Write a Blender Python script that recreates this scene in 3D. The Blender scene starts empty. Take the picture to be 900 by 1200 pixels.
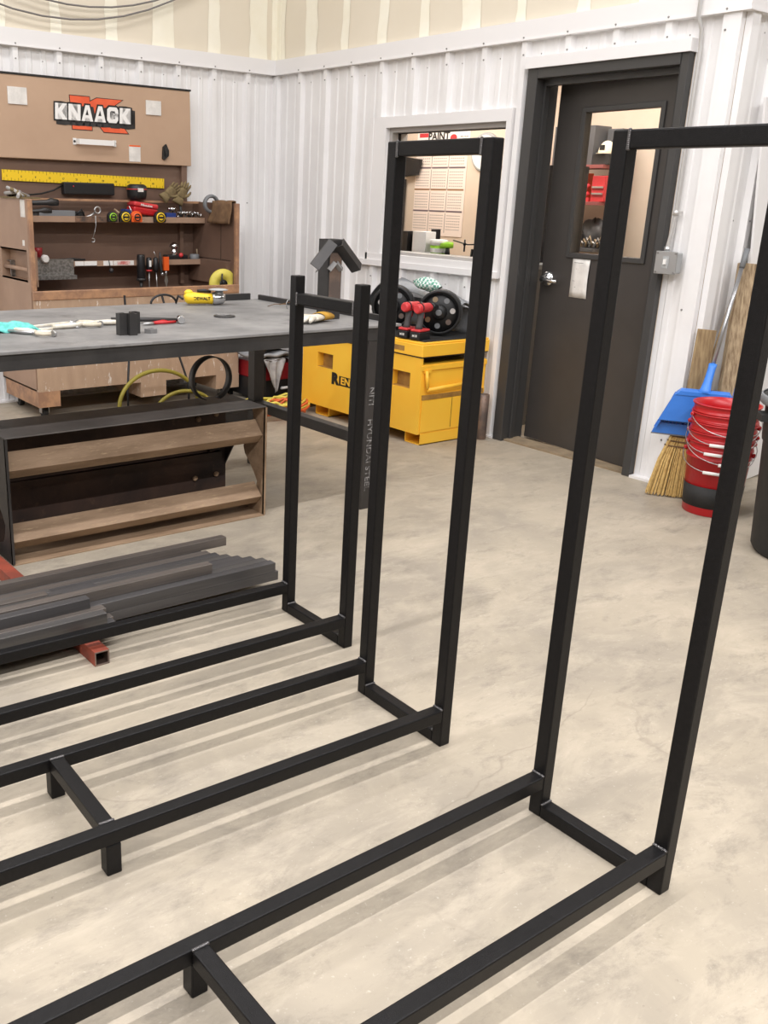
import bpy, bmesh, math, random
from math import sin, cos, pi, radians as R
from mathutils import Matrix, Vector
random.seed(7)
SC = bpy.context.scene
COL = SC.collection

# ------------------------------------------------------------------ materials
def lin(h):
    if isinstance(h, str):
        h = h.lstrip('#'); c = [int(h[i:i+2], 16)/255 for i in (0, 2, 4)]
    else: c = [v/255 for v in h]
    return tuple(((v/12.92) if v <= .04045 else ((v+.055)/1.055)**2.4) for v in c) + (1,)

MATS = {}
def mat(name, col, rough=.5, metal=0, col2=None, scale=8, lo=.4, hi=.6, bump=0, bscale=60, col3=None, scale3=30, lo3=.6, hi3=.68,
        stretch=None, spec=.5, trans=0, emit=0, rvar=0):
    m = bpy.data.materials.new(name); m.use_nodes = True
    nt = m.node_tree; N = nt.nodes; L = nt.links
    b = N['Principled BSDF']
    b.inputs['Base Color'].default_value = lin(col); b.inputs['Roughness'].default_value = rough
    b.inputs['Metallic'].default_value = metal; b.inputs['Specular IOR Level'].default_value = spec
    if trans: b.inputs['Transmission Weight'].default_value = trans
    if emit:
        b.inputs['Emission Color'].default_value = lin(col); b.inputs['Emission Strength'].default_value = emit
    tc = N.new('ShaderNodeTexCoord'); src = tc.outputs['Object']
    if stretch:
        mp = N.new('ShaderNodeMapping'); mp.inputs['Scale'].default_value = stretch
        L.new(src, mp.inputs['Vector']); src = mp.outputs['Vector']
    def noise(s, det=6, rg=.6):
        n = N.new('ShaderNodeTexNoise'); n.inputs['Scale'].default_value = s
        n.inputs['Detail'].default_value = det; n.inputs['Roughness'].default_value = rg
        L.new(src, n.inputs['Vector']); return n
    def ramp(n, a, c):
        r = N.new('ShaderNodeMapRange'); r.inputs['From Min'].default_value = a; r.inputs['From Max'].default_value = c
        L.new(n.outputs['Fac'], r.inputs['Value']); return r.outputs['Result']
    if col2:
        n = noise(scale); f = ramp(n, lo, hi)
        mx = N.new('ShaderNodeMix'); mx.data_type = 'RGBA'
        mx.inputs['A'].default_value = lin(col); mx.inputs['B'].default_value = lin(col2)
        L.new(f, mx.inputs['Factor']); out = mx.outputs['Result']
        if col3:
            n3 = noise(scale3, 8, .7); f3 = ramp(n3, lo3, hi3)
            m3 = N.new('ShaderNodeMix'); m3.data_type = 'RGBA'; m3.inputs['B'].default_value = lin(col3)
            L.new(out, m3.inputs['A']); L.new(f3, m3.inputs['Factor']); out = m3.outputs['Result']
        L.new(out, b.inputs['Base Color'])
        if rvar:
            mr = N.new('ShaderNodeMapRange'); mr.inputs['To Min'].default_value = rough; mr.inputs['To Max'].default_value = rough+rvar
            L.new(f, mr.inputs['Value']); L.new(mr.outputs['Result'], b.inputs['Roughness'])
    if bump:
        n = noise(bscale, 4); bp = N.new('ShaderNodeBump'); bp.inputs['Strength'].default_value = bump
        bp.inputs['Distance'].default_value = .002
        L.new(n.outputs['Fac'], bp.inputs['Height']); L.new(bp.outputs['Normal'], b.inputs['Normal'])
    MATS[name] = m
    return m

def concrete():
    m = bpy.data.materials.new('concrete'); m.use_nodes = True
    nt = m.node_tree; N = nt.nodes; L = nt.links; b = N['Principled BSDF']
    tc = N.new('ShaderNodeTexCoord')
    def noise(s, det=8, rg=.6, dist=0, vec=None):
        n = N.new('ShaderNodeTexNoise'); n.inputs['Scale'].default_value = s; n.inputs['Detail'].default_value = det
        n.inputs['Roughness'].default_value = rg; n.inputs['Distortion'].default_value = dist
        L.new(vec or tc.outputs['Object'], n.inputs['Vector']); return n.outputs['Fac']
    def rng(f, a, c, t0=0, t1=1):
        r = N.new('ShaderNodeMapRange'); r.inputs['From Min'].default_value = a; r.inputs['From Max'].default_value = c
        r.inputs['To Min'].default_value = t0; r.inputs['To Max'].default_value = t1
        L.new(f, r.inputs['Value']); return r.outputs['Result']
    def mix(a, bb, f):
        x = N.new('ShaderNodeMix'); x.data_type = 'RGBA'
        for v, k in ((a, 'A'), (bb, 'B')):
            if isinstance(v, tuple): x.inputs[k].default_value = v
            else: L.new(v, x.inputs[k])
        L.new(f, x.inputs['Factor']); return x.outputs['Result']
    mp = N.new('ShaderNodeMapping'); mp.inputs['Scale'].default_value = (1.0, 2.2, 1); mp.inputs['Rotation'].default_value = (0, 0, .5)
    L.new(tc.outputs['Object'], mp.inputs['Vector'])
    c = mix(lin((173, 162, 144)), lin((152, 143, 129)), rng(noise(1.6, 8, .62, .6), .38, .62))
    c = mix(c, lin((194, 182, 163)), rng(noise(3.1, 9, .75, .5, mp.outputs['Vector']), .48, .78, 0, .8))
    c = mix(c, lin((122, 115, 105)), rng(noise(5, 12, .8, .3, mp.outputs['Vector']), .52, .72, 0, .75))
    c = mix(c, lin((110, 102, 93)), rng(noise(38, 6, .7), .66, .76, 0, .6))
    c = mix(c, lin((222, 214, 200)), rng(noise(90, 4, .6), .64, .8, 0, .5))
    # scattered hairline cracks and scratches
    wv = N.new('ShaderNodeTexVoronoi'); wv.feature = 'DISTANCE_TO_EDGE'; wv.inputs['Scale'].default_value = .75
    dn = N.new('ShaderNodeTexNoise'); dn.inputs['Scale'].default_value = 2.2; dn.inputs['Detail'].default_value = 5
    L.new(tc.outputs['Object'], dn.inputs['Vector'])
    ad = N.new('ShaderNodeMix'); ad.data_type = 'RGBA'; ad.blend_type = 'ADD'; ad.inputs['Factor'].default_value = .35
    L.new(tc.outputs['Object'], ad.inputs['A']); L.new(dn.outputs['Color'], ad.inputs['B'])
    L.new(ad.outputs['Result'], wv.inputs['Vector'])
    cr = rng(wv.outputs['Distance'], .0, .004, 1, 0)
    mk = rng(noise(1.1, 3), .5, .56)
    mu = N.new('ShaderNodeMath'); mu.operation = 'MULTIPLY'; L.new(cr, mu.inputs[0]); L.new(mk, mu.inputs[1])
    mu2 = N.new('ShaderNodeMath'); mu2.operation = 'MULTIPLY'; mu2.inputs[1].default_value = .32; L.new(mu.outputs[0], mu2.inputs[0])
    c = mix(c, lin((120, 110, 98)), mu2.outputs[0])
    L.new(c, b.inputs['Base Color'])
    L.new(rng(noise(4, 6), .3, .7, .42, .66), b.inputs['Roughness'])
    b.inputs['Specular IOR Level'].default_value = .35
    bp = N.new('ShaderNodeBump'); bp.inputs['Strength'].default_value = .25; bp.inputs['Distance'].default_value = .002
    L.new(noise(45, 8, .7), bp.inputs['Height']); L.new(bp.outputs['Normal'], b.inputs['Normal'])
    return m

def wood_mat(name, c1, c2, stretch=(2, 40, 40)):
    return mat(name, c1, .75, 0, c2, 3, .35, .65, .3, 30, stretch=stretch)

M_floor = concrete()
M_black = mat('black_paint', (14, 13, 14), .42, 0, (19, 18, 19), 90, .4, .6, .35, 500, (96, 94, 96), 260, .66, .76, spec=.24)
M_weld = mat('weld_bead', (96, 94, 94), .28, .6)
M_wall = mat('wall_metal', (238, 237, 236), .48, 0, (230, 228, 227), 3, .3, .7)
M_trim = mat('trim_metal', (232, 230, 229), .45)
M_dry = mat('drywall_paper', (226, 217, 199), .85, 0, (220, 210, 190), 1.5, .3, .7)
M_mud = mat('joint_compound', (244, 240, 224), .85, 0, (238, 232, 212), 6, .3, .7)
M_ceil = mat('ceiling_white', (225, 222, 215), .9)
M_screw = mat('screw_head', (150, 148, 146), .4, .6)
M_doorp = mat('door_paint', (66, 62, 59), .42, 0, (60, 56, 53), 4, .3, .7, .1, 300)
M_doorf = mat('door_frame_paint', (62, 61, 60), .38)
M_beige = mat('office_wall', (222, 206, 188), .85, 0, (216, 199, 180), 2)
M_glass = mat('clear_glass', (255, 255, 255), .0, 0, trans=1, spec=.5)
M_glass.node_tree.nodes['Principled BSDF'].inputs['IOR'].default_value = 1.1
M_chrome = mat('chrome', (215, 215, 215), .18, 1)
M_alum = mat('aluminium', (190, 190, 190), .35, .9)
M_wframe = mat('window_frame_metal', (176, 172, 168), .45, .2)
M_brown = mat('brown_paint', (172, 142, 119), .55, 0, (158, 129, 108), 2.5, .35, .65, .15, 120, (176, 150, 128), 9, .62, .75)
M_brownlid = mat('brown_lid_paint', (190, 160, 134), .5, 0, (178, 148, 123), 1.8, .3, .7, .1, 120, (178, 156, 138), 14, .66, .76)
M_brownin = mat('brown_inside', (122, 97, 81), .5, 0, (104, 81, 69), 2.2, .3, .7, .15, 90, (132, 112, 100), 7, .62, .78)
M_edge = mat('worn_orange_edge', (180, 138, 104), .55, 0, (150, 114, 90), 14, .4, .6, .2, 80, (206, 188, 168), 22, .66, .72)
M_scratch = mat('scratched_brown', (186, 158, 132), .6, 0, (170, 142, 118), 3, .3, .7, .2, 60, (222, 212, 200), 9, .6, .64, stretch=(5, 5, 1.2))
M_steel = mat('mill_scale_steel', (142, 140, 138), .48, .0, (110, 109, 108), 2.6, .35, .62, .1, 80, (82, 79, 77), 4, .56, .74, rvar=.12)
M_dark = mat('dark_steel', (54, 53, 53), .45, .4, (68, 66, 65), 5, .35, .65, .1, 90)
M_blk_steel = mat('black_mill_steel', (70, 67, 65), .45, .3, (56, 53, 51), 3, .35, .65, .1, 90, (84, 76, 70), 12, .66, .8)
M_tube = mat('raw_grey_steel', (100, 97, 95), .3, .4, (76, 74, 72), 3, .35, .7, .1, 100, (122, 110, 98), 5, .64, .8, stretch=(.5, 12, 12))
M_inner = mat('tube_inside', (20, 18, 17), .8)
M_rust = mat('rusty_steel', (158, 132, 106), .68, .0, (128, 104, 80), 5, .35, .65, .35, 160, (176, 150, 118), 30, .56, .74, stretch=(.6, 3, 3))
M_rustd = mat('dark_rust', (74, 54, 44), .66, .2, (40, 31, 28), 4, .35, .65, .4, 160, (88, 66, 52), 26, .58, .76)
M_redox = mat('red_oxide_paint', (152, 70, 50), .6, 0, (126, 62, 48), 14, .4, .6, .2, 90, (96, 74, 50), 30, .62, .7)
M_yel = mat('yellow_paint', (255, 202, 66), .42, 0, (255, 192, 56), 2.5, .35, .65, .06, 80, (206, 142, 40), 14, .7, .78)
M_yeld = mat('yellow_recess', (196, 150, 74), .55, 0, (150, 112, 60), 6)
M_pyel = mat('yellow_plastic', (238, 200, 40), .4)
M_yell2 = mat('pale_yellow', (226, 212, 96), .55, 0, (212, 196, 84), 8)
M_plblk = mat('black_plastic', (26, 26, 28), .45)
M_rubber = mat('black_rubber', (34, 34, 34), .7, 0, (42, 41, 40), 12)
M_grey = mat('grey_plastic', (118, 120, 122), .55)
M_lgrey = mat('light_grey', (168, 170, 170), .55)
M_red = mat('red_plastic', (190, 28, 34), .34, 0, (178, 24, 30), 6)
M_tred = mat('tool_red', (206, 58, 62), .42)
M_orange = mat('orange_plastic', (232, 96, 34), .45)
M_blue = mat('blue_plastic', (62, 130, 222), .4, 0, (52, 118, 208), 5)
M_dblue = mat('dark_blue', (40, 62, 130), .5)
M_white = mat('white_plastic', (236, 234, 230), .45)
M_paper = mat('paper', (232, 228, 222), .8, 0, (214, 210, 204), 12)
M_green = mat('lime_plastic', (150, 206, 44), .45)
M_teal = mat('teal_cloth', (110, 200, 190), .8, 0, (86, 176, 168), 40)
M_khaki = mat('khaki_cloth', (128, 112, 78), .9, 0, (104, 88, 60), 20, bump=.4, bscale=200)
M_canvas = mat('canvas_cloth', (124, 96, 68), .9, 0, (100, 76, 54), 16, bump=.4, bscale=200)
M_glovew = mat('white_leather', (226, 220, 206), .8, 0, (198, 188, 168), 16, bump=.3, bscale=120)
M_glovey = mat('yellow_cloth', (196, 150, 52), .85, 0, (164, 122, 40), 16)
M_tarp = mat('grey_tarp', (156, 158, 160), .6, 0, (126, 128, 131), 5, bump=.4, bscale=30)
M_rag = mat('grey_rag', (176, 172, 168), .85, 0, (142, 138, 136), 9, bump=.4, bscale=60)
M_orangebar = mat('logo_orange', (232, 100, 60), .5, 0, (222, 88, 50), 9)
M_ink = mat('black_ink', (30, 28, 28), .5)
M_inkgrey = mat('grey_ink', (120, 116, 114), .6)
M_chalk = mat('paint_marker_white', (150, 148, 146), .7, 0, (84, 82, 81), 50, .42, .58)
M_wood = wood_mat('weathered_wood', (188, 166, 134), (128, 106, 80), (30, 30, 1.6))
M_ply = wood_mat('plywood_brown', (170, 146, 108), (128, 104, 74), (20, 20, 1.5))
M_straw = mat('straw', (226, 194, 126), .8, 0, (182, 146, 82), 60, .3, .7)
M_handle = mat('grey_pipe_metal', (178, 178, 180), .32, .8)
M_yboard = mat('yellow_board', (206, 184, 44), .5, 0, (190, 166, 38), 5)
M_pipe = mat('rusty_pipe', (104, 92, 86), .5, .4, (140, 118, 104), 9, .4, .62, .3, 90, (84, 56, 44), 18, .6, .7)
M_cordor = mat('orange_cord', (222, 106, 56), .6)
M_hose = mat('yellow_hose', (142, 130, 46), .55)
M_plate = mat('checker_plate', (160, 158, 154), .38, .7, (126, 124, 120), 60, .42, .58, .9, 120)
M_pink = mat('pale_red_shelf', (150, 82, 78), .6)
M_cal = mat('calendar_paper', (240, 226, 216), .8)
M_sand = mat('tan_cloth', (150, 132, 106), .85, 0, (128, 112, 90), 8)
M_shelfm = mat('shelf_metal', (96, 96, 98), .5, .2)
M_conduit = mat('galvanised_conduit', (200, 198, 195), .35, .5)
M_red2 = mat('dark_red_paint', (140, 26, 32), .45)

# ------------------------------------------------------------------ mesh builder
class B:
    def __init__(s): s.bm = bmesh.new(); s.mats = []; s.T = Matrix.Identity(4)
    def mi(s, m):
        if m is None: return 0
        if m not in s.mats: s.mats.append(m)
        return s.mats.index(m)
    def v(s, p): return s.bm.verts.new(s.T @ Vector(p))
    def f(s, vs, m=None, smooth=False):
        try: fc = s.bm.faces.new(vs)
        except ValueError: return
        fc.material_index = s.mi(m); fc.smooth = smooth
    def box(s, x0, x1, y0, y1, z0, z1, m=None):
        a = [s.v((x, y, z)) for z in (z0, z1) for y in (y0, y1) for x in (x0, x1)]
        for q in ((0, 2, 3, 1), (4, 5, 7, 6), (0, 1, 5, 4), (2, 6, 7, 3), (0, 4, 6, 2), (1, 3, 7, 5)): s.f([a[i] for i in q], m)
        return s
    def prism(s, pts, axis, a, b, m=None, smooth=False):
        # pts: 2-D outline in the two other axes (cyclic order kept), extruded along axis from a to b
        def P(u, v, w): return {'x': (w, u, v), 'y': (u, w, v), 'z': (u, v, w)}[axis]
        p0 = [s.v(P(u, v, a)) for u, v in pts]; p1 = [s.v(P(u, v, b)) for u, v in pts]
        s.f(p0[::-1], m); s.f(p1, m)
        n = len(pts)
        for i in range(n): s.f([p0[i], p0[(i+1) % n], p1[(i+1) % n], p1[i]], m, smooth)
        return s
    def ringfaces(s, r0, r1, m, smooth=True):
        n = len(r0)
        for i in range(n): s.f([r0[i], r0[(i+1) % n], r1[(i+1) % n], r1[i]], m, smooth)
    def tube(s, pts, r, m=None, seg=10, cap=True, flat=1.0):
        pts = [Vector(p) for p in pts]; n = len(pts)
        rs = r if isinstance(r, (list, tuple)) else [r]*n
        rings = []; up = None
        for i, p in enumerate(pts):
            t = (pts[min(i+1, n-1)] - pts[max(i-1, 0)])
            if t.length < 1e-9: t = Vector((0, 0, 1))
            t.normalize()
            if up is None:
                up = Vector((0, 0, 1)) if abs(t.z) < .95 else Vector((0, 1, 0))
            a = t.cross(up); 
            if a.length < 1e-4: a = t.cross(Vector((1, 0, 0)))
            a.normalize(); b = a.cross(t).normalized(); up = b
            rings.append([s.v(p + rs[i]*(cos(2*pi*k/seg)*a + flat*sin(2*pi*k/seg)*b)) for k in range(seg)])
        for i in range(n-1): s.ringfaces(rings[i], rings[i+1], m)
        if cap: s.f(rings[0][::-1], m); s.f(rings[-1], m)
        return s
    def cyl(s, p0, p1, r0, r1=None, m=None, seg=20): return s.tube([p0, p1], [r0, r0 if r1 is None else r1], m, seg)
    def lathe(s, prof, c=(0, 0, 0), m=None, seg=28, axis='z', caps=True):
        rings = []
        for r, h in prof:
            ring = []
            for k in range(seg):
                a = 2*pi*k/seg; u, w = r*cos(a), r*sin(a)
                p = {'z': (u, w, h), 'x': (h, u, w), 'y': (w, h, u)}[axis]
                ring.append(s.v((c[0]+p[0], c[1]+p[1], c[2]+p[2])))
            rings.append(ring)
        for i in range(len(rings)-1): s.ringfaces(rings[i], rings[i+1], m)
        if caps: s.f(rings[0][::-1], m); s.f(rings[-1], m)
        return s
    def ball(s, c, r, m=None, sc=(1, 1, 1), seg=12, rings=8):
        pr = [(max(r*sin(pi*i/rings), r*.02), -r*cos(pi*i/rings)) for i in range(rings+1)]
        T0 = s.T.copy(); s.T = T0 @ Matrix.Translation(c) @ Matrix.Diagonal((*sc, 1))
        s.lathe(pr, (0, 0, 0), m, seg); s.T = T0
        return s
    def torus(s, c, Rr, r, m=None, axis='z', seg=24, a0=0, a1=2*pi, tseg=8, flat=1):
        full = abs(a1-a0-2*pi) < 1e-6; n = seg if full else seg+1; rings = []
        for i in range(n):
            a = a0+(a1-a0)*i/seg; ring = []
            for k in range(tseg):
                b = 2*pi*k/tseg; rr = Rr+r*cos(b); h = r*sin(b)*flat
                u, w = rr*cos(a), rr*sin(a)
                p = {'z': (u, w, h), 'x': (h, u, w), 'y': (w, h, u)}[axis]
                ring.append(s.v((c[0]+p[0], c[1]+p[1], c[2]+p[2])))
            rings.append(ring)
        for i in range(len(rings)-1): s.ringfaces(rings[i], rings[i+1], m)
        if full: s.ringfaces(rings[-1], rings[0], m)
        else: s.f(rings[0][::-1], m); s.f(rings[-1], m)
        return s
    def grid(s, fn, nu, nv, m=None, smooth=True, thick=0):
        V = [[s.v(fn(i/nu, j/nv)) for j in range(nv+1)] for i in range(nu+1)]
        for i in range(nu):
            for j in range(nv): s.f([V[i][j], V[i+1][j], V[i+1][j+1], V[i][j+1]], m, smooth)
        return s

def root_loc(o):
    while o.parent: o = o.parent
    return o.location.copy()

def build(name, b, m=None, parent=None, bevel=0, solid=0, sub=0):
    """link the builder's mesh as ONE object; coordinates were given in the thing's frame (see thing())"""
    bm = b.bm
    bmesh.ops.remove_doubles(bm, verts=bm.verts, dist=1e-6)
    bmesh.ops.recalc_face_normals(bm, faces=bm.faces)
    me = bpy.data.meshes.new(name)
    off = None
    if parent is None:
        xs = [v.co for v in bm.verts]
        off = Vector(((min(v.x for v in xs)+max(v.x for v in xs))/2, (min(v.y for v in xs)+max(v.y for v in xs))/2, min(v.z for v in xs)))
        bmesh.ops.translate(bm, verts=bm.verts, vec=-off)
    else:
        L = parent.get('_o')
        r = parent
        while r.parent: r = r.parent
        o = r['_o']; bmesh.ops.translate(bm, verts=bm.verts, vec=(-o[0], -o[1], -o[2]))
    bm.to_mesh(me); bm.free()
    ml = b.mats[:] if b.mats else []
    if m is not None:
        if not ml: ml = [m]
        elif m not in ml and False: pass
    for x in ml: me.materials.append(x if x else m)
    o = bpy.data.objects.new(name, me); COL.objects.link(o)
    if off is not None: o.location = off
    if parent: o.parent = parent
    if bevel:
        md = o.modifiers.new('bevel', 'BEVEL'); md.width = bevel; md.segments = 2; md.limit_method = 'ANGLE'; md.angle_limit = R(40)
    if solid:
        md = o.modifiers.new('solid', 'SOLIDIFY'); md.thickness = solid; md.offset = 0
    if sub:
        md = o.modifiers.new('sub', 'SUBSURF'); md.levels = sub; md.render_levels = sub
    return o

def tag(o, label, cat, group=None):
    o['label'] = label; o['category'] = cat
    if group: o['group'] = group
    return o

def thing(name, label, cat, loc, group=None, local=False, rot=0):
    """Empty at the base. local=True: parts are built about the origin; else in world coordinates"""
    o = bpy.data.objects.new(name, None); COL.objects.link(o); o.location = loc; o.rotation_euler = (0, 0, rot)
    o.empty_display_size = .05
    o['_o'] = (0., 0., 0.) if local else tuple(float(c) for c in loc)
    return tag(o, label, cat, group)

def struct(name, b, m, parent=None, **k):
    o = build(name, b, m, parent, **k)
    if parent is None: o['kind'] = 'structure'
    return o
def sroot(name, loc):
    o = bpy.data.objects.new(name, None); COL.objects.link(o); o.location = loc; o['_o'] = tuple(float(c) for c in loc)
    o['kind'] = 'structure'; return o

def copy_tree(o, parent=None):
    c = o.copy(); COL.objects.link(c)
    if parent: c.parent = parent
    for ch in list(o.children): copy_tree(ch, c)
    return c

def BX(m, *boxes):
    b = B()
    for x in boxes: b.box(*x, m)
    return b

def text_mesh(b, txt, T, size, m, bold=0, depth=.0006, sx=1, sp=1):
    """append letters (x right, y up in T's frame) to the builder"""
    cu = bpy.data.curves.new('t', 'FONT'); cu.body = txt; cu.size = size; cu.extrude = depth; cu.offset = bold
    cu.align_x = 'CENTER'; cu.align_y = 'CENTER'; cu.space_character = sp; cu.resolution_u = 3
    ob = bpy.data.objects.new('t', cu); COL.objects.link(ob)
    dg = bpy.context.evaluated_depsgraph_get(); me = bpy.data.meshes.new_from_object(ob.evaluated_get(dg))
    TT = b.T @ T @ Matrix.Diagonal((sx, 1, 1, 1)); n0 = len(b.bm.verts); idx = b.mi(m)
    vs = [b.bm.verts.new(TT @ v.co) for v in me.vertices]
    for p in me.polygons:
        try: f = b.bm.faces.new([vs[i] for i in p.vertices]); f.material_index = idx
        except ValueError: pass
    bpy.data.objects.remove(ob); bpy.data.curves.remove(cu); bpy.data.meshes.remove(me)

# frames for flat lettering:  wall facing -y : x right, y up ;  wall facing -x : image right is -y
def T_facing_my(x, y, z, roll=0): return Matrix.Translation((x, y, z)) @ Matrix.Rotation(pi/2, 4, 'X') @ Matrix.Rotation(roll, 4, 'Z')
def T_facing_mx(x, y, z, roll=0): return Matrix.Translation((x, y, z)) @ Matrix.Rotation(-pi/2, 4, 'Z') @ Matrix.Rotation(pi/2, 4, 'X') @ Matrix.Rotation(roll, 4, 'Z')

# ------------------------------------------------------------------ the setting
TR0, TR1 = 2.449, 2.347
YC = -3.853          # outer corner of the office wall
CEIL = 5.0
fb = B().box(-11, 4.2, -13, 1.2, -.15, 0, M_floor); struct('floor', fb, M_floor)
M_shopdark = mat('shop_far_paint', (96, 92, 88), .85)
M_shopceil = mat('shop_ceiling_panel', (150, 147, 143), .9)
struct('ceiling', BX(M_shopceil, (-11, 4.2, -13, .2, CEIL, CEIL+.1)), M_shopceil)

def profile(s0, s1, phase, pitch):
    """(s, depth) points of ribbed sheet metal between s0<s1"""
    pts = []
    k0 = int(math.floor((s0-phase)/pitch))-1
    for k in range(k0, k0+int((s1-s0)/pitch)+4):
        c = phase+k*pitch
        pts += [(c-.033, 0), (c-.018, .032), (c+.018, .032), (c+.033, 0)]
        for q in (1/3, 2/3):
            d = c+pitch*q
            pts += [(d-.022, 0), (d-.014, .006), (d+.014, .006), (d+.022, 0)]
    pts.sort(key=lambda p: p[0])
    def at(s):
        for (a, da), (c, dc) in zip(pts, pts[1:]):
            if a <= s <= c: return da+(dc-da)*(s-a)/max(c-a, 1e-9)
        return 0
    out = [(s0, at(s0))]+[p for p in pts if s0 < p[0] < s1]+[(s1, at(s1))]
    return out
def panel(b, axis, fixed, sgn, s0, s1, z0, z1, phase, pitch, m):
    pr = profile(s0, s1, phase, pitch)
    lo, hi = [], []
    for s, d in pr:
        w = fixed+sgn*(d+.002)
        p = (s, w) if axis == 'x' else (w, s)
        lo.append(b.v((*p, z0))); hi.append(b.v((*p, z1)))
    for i in range(len(pr)-1): b.f([lo[i], lo[i+1], hi[i+1], hi[i]], m)
def screws(b, axis, fixed, sgn, s0, s1, zs, phase, pitch, onrib=True):
    k = math.ceil((s0-phase)/pitch)
    while phase+k*pitch < s1:
        c = phase+k*pitch
        for z in zs:
            for (dc, dd) in ((0, .034), (-.11, .004)) if onrib else ((0, .037),):
                s = c+dc
                if not s0 < s < s1: continue
                w = fixed+sgn*dd
                p0 = (s, w, z) if axis == 'x' else (w, s, z)
                p1 = (s, w+sgn*.005, z) if axis == 'x' else (w+sgn*.005, s, z)
                b.cyl(p0, p1, .0055, .004, M_screw, 8)
        k += 1
# back-left wall (y = 0)
b = B(); b.box(-11, .15, 0, .15, 0, CEIL, M_dry)
panel(b, 'x', 0, -1, -11, 0, 0, TR1+.03, -.587, .306, M_wall)
screws(b, 'x', 0, -1, -3.4, -.05, (2.27, 1.4, .55), -.587, .306)
for c, w in ((-.17, .16), (-.575, .1), (-1.0, .17), (-1.4, .09), (-1.815, .07), (-2.25, .17), (-2.65, .08)):
    e = [(c-w/2+random.uniform(-.012, .012), 2.40+.12*i) for i in range(22)]
    e2 = [(c+w/2+random.uniform(-.012, .012), 2.40+.12*i) for i in range(22)]
    A_ = [b.v((x, -.003, z)) for x, z in e]; C_ = [b.v((x, -.003, z)) for x, z in e2]
    for i in range(21): b.f([A_[i], C_[i], C_[i+1], A_[i+1]], M_mud)
b.box(-.05, 0, -.006, 0, 2.4, CEIL, M_mud)
struct('wall_left', b, M_wall)
b = B(); b.box(-11, -.034, -.045, 0, TR1, TR0, M_trim); b.box(-11, -.034, -.05, -.001, TR1-.004, TR1+.004, M_trim)
screws(b, 'x', -.008, -1, -3.4, -.05, (TR1+.012,), -.587, .306, False)
struct('trim_1', b, M_trim)
# right wall (x = 0) with window and door openings
WY0, WY1, WZ0, WZ1 = -1.37, -2.449, 1.09, 1.92       # window opening
DY0, DY1, DZ1 = -2.66, -3.566, 2.135                 # door opening
b = B()
TH = .14
def solid_wall(b, y0, y1, z0, z1, m): b.box(0, TH, y0, y1, z0, z1, m)
solid_wall(b, WY0, 0, 0, 2.4, M_beige); solid_wall(b, WY1, WY0, 0, WZ0, M_beige); solid_wall(b, WY1, WY0, WZ1, 2.4, M_beige)
solid_wall(b, DY0+.006, WY1, 0, 2.4, M_beige); solid_wall(b, DY1-.006, DY0+.006, DZ1+.004, 2.4, M_beige); solid_wall(b, YC, DY1-.006, 0, 2.4, M_beige)
solid_wall(b, YC, 0, 2.4, CEIL, M_dry)
ph, pt_ = -.355, .311
for s0, s1, z0, z1 in ((-1.2, 0, 0, TR1+.03), (-2.487, -1.2, 0, 1.03), (-2.487, -1.2, 1.985, TR1+.03), (-2.59, -2.487, 0, TR1+.03),
                       (-3.62, -2.59, 2.19, TR1+.03), (YC, -3.62, 0, TR1+.03)):
    panel(b, 'y', 0, -1, s0, s1, z0, z1, ph, pt_, M_wall)
screws(b, 'y', 0, -1, YC+.05, -.05, (2.27,), ph, pt_)
screws(b, 'y', 0, -1, -2.48, -1.2, (.93, .45), ph, pt_)
screws(b, 'y', 0, -1, YC+.05, -3.62, (1.75, .95, .25), ph, pt_)
for c, w in ((-.055, .12), (-.44, .15), (-.84, .07), (-1.245, .1), (-1.65, .08), (-2.06, .16), (-2.46, .08), (-2.9, .1), (-3.3, .09)):
    e = [(c-w/2+random.uniform(-.012, .012), 2.40+.12*i) for i in range(22)]
    e2 = [(c+w/2+random.uniform(-.012, .012), 2.40+.12*i) for i in range(22)]
    A_ = [b.v((-.003, y, z)) for y, z in e]; C_ = [b.v((-.003, y, z)) for y, z in e2]
    for i in range(21): b.f([A_[i], C_[i], C_[i+1], A_[i+1]], M_mud)
b.box(-.006, 0, -.05, 0, 2.4, CEIL, M_mud)
# corner posts (vertical angle trims)
b.box(-.036, -.002, YC+.0, YC+.07, 0, TR1, M_wall)
struct('wall_right', b, M_wall)
b = B(); b.box(-.045, 0, YC-.045, 0, TR1, TR0, M_trim); b.box(0, 4.0, YC-.045, YC, TR1, TR0, M_trim)
b.box(-.05, -.001, YC-.05, 0, TR1-.004, TR1+.004, M_trim); b.box(-.0009, 4, YC-.05, YC, TR1-.004, TR1+.004, M_trim)
screws(b, 'y', -.008, -1, YC+.05, -.05, (TR1+.012,), ph, pt_, False)
struct('trim_2', b, M_trim)
b = B(); b.box(-.006, .0, -.08, 0, 0, TR1, M_trim); b.box(-.08, 0, -.006, 0, 0, TR1, M_trim)   # inner corner flashing
b.box(-.036, 0, -.036, 0, 0, TR1, M_wall)
struct('trim_3', b, M_trim)
# wall running away past the outer corner (y = YC, x > 0)
b = B(); b.box(TH+.0005, 4.2, YC, YC+.12, 0, CEIL, M_dry)
panel(b, 'x', YC, -1, 0, 4.0, 0, TR1+.03, .28, .305, M_wall)
screws(b, 'x', YC, -1, .05, 2, (2.27, 1.4), .28, .305)
b.box(-.0, .07, YC-.036, YC-.002, 0, TR1, M_wall)
struct('wall_back_right', b, M_wall)
# white strip at the foot of the wall
b = BX(M_trim, (-.042, -.0, -2.585, -.04, 0, .012), (-.05, 0, YC-.04, -3.62, 0, .014), (-.05, 4, YC-.05, YC, 0, .014))
struct('baseboard_right', b, M_trim)
struct('baseboard_left', BX(M_trim, (-11, -.05, -.045, -.0, 0, .012)), M_trim)
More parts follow.
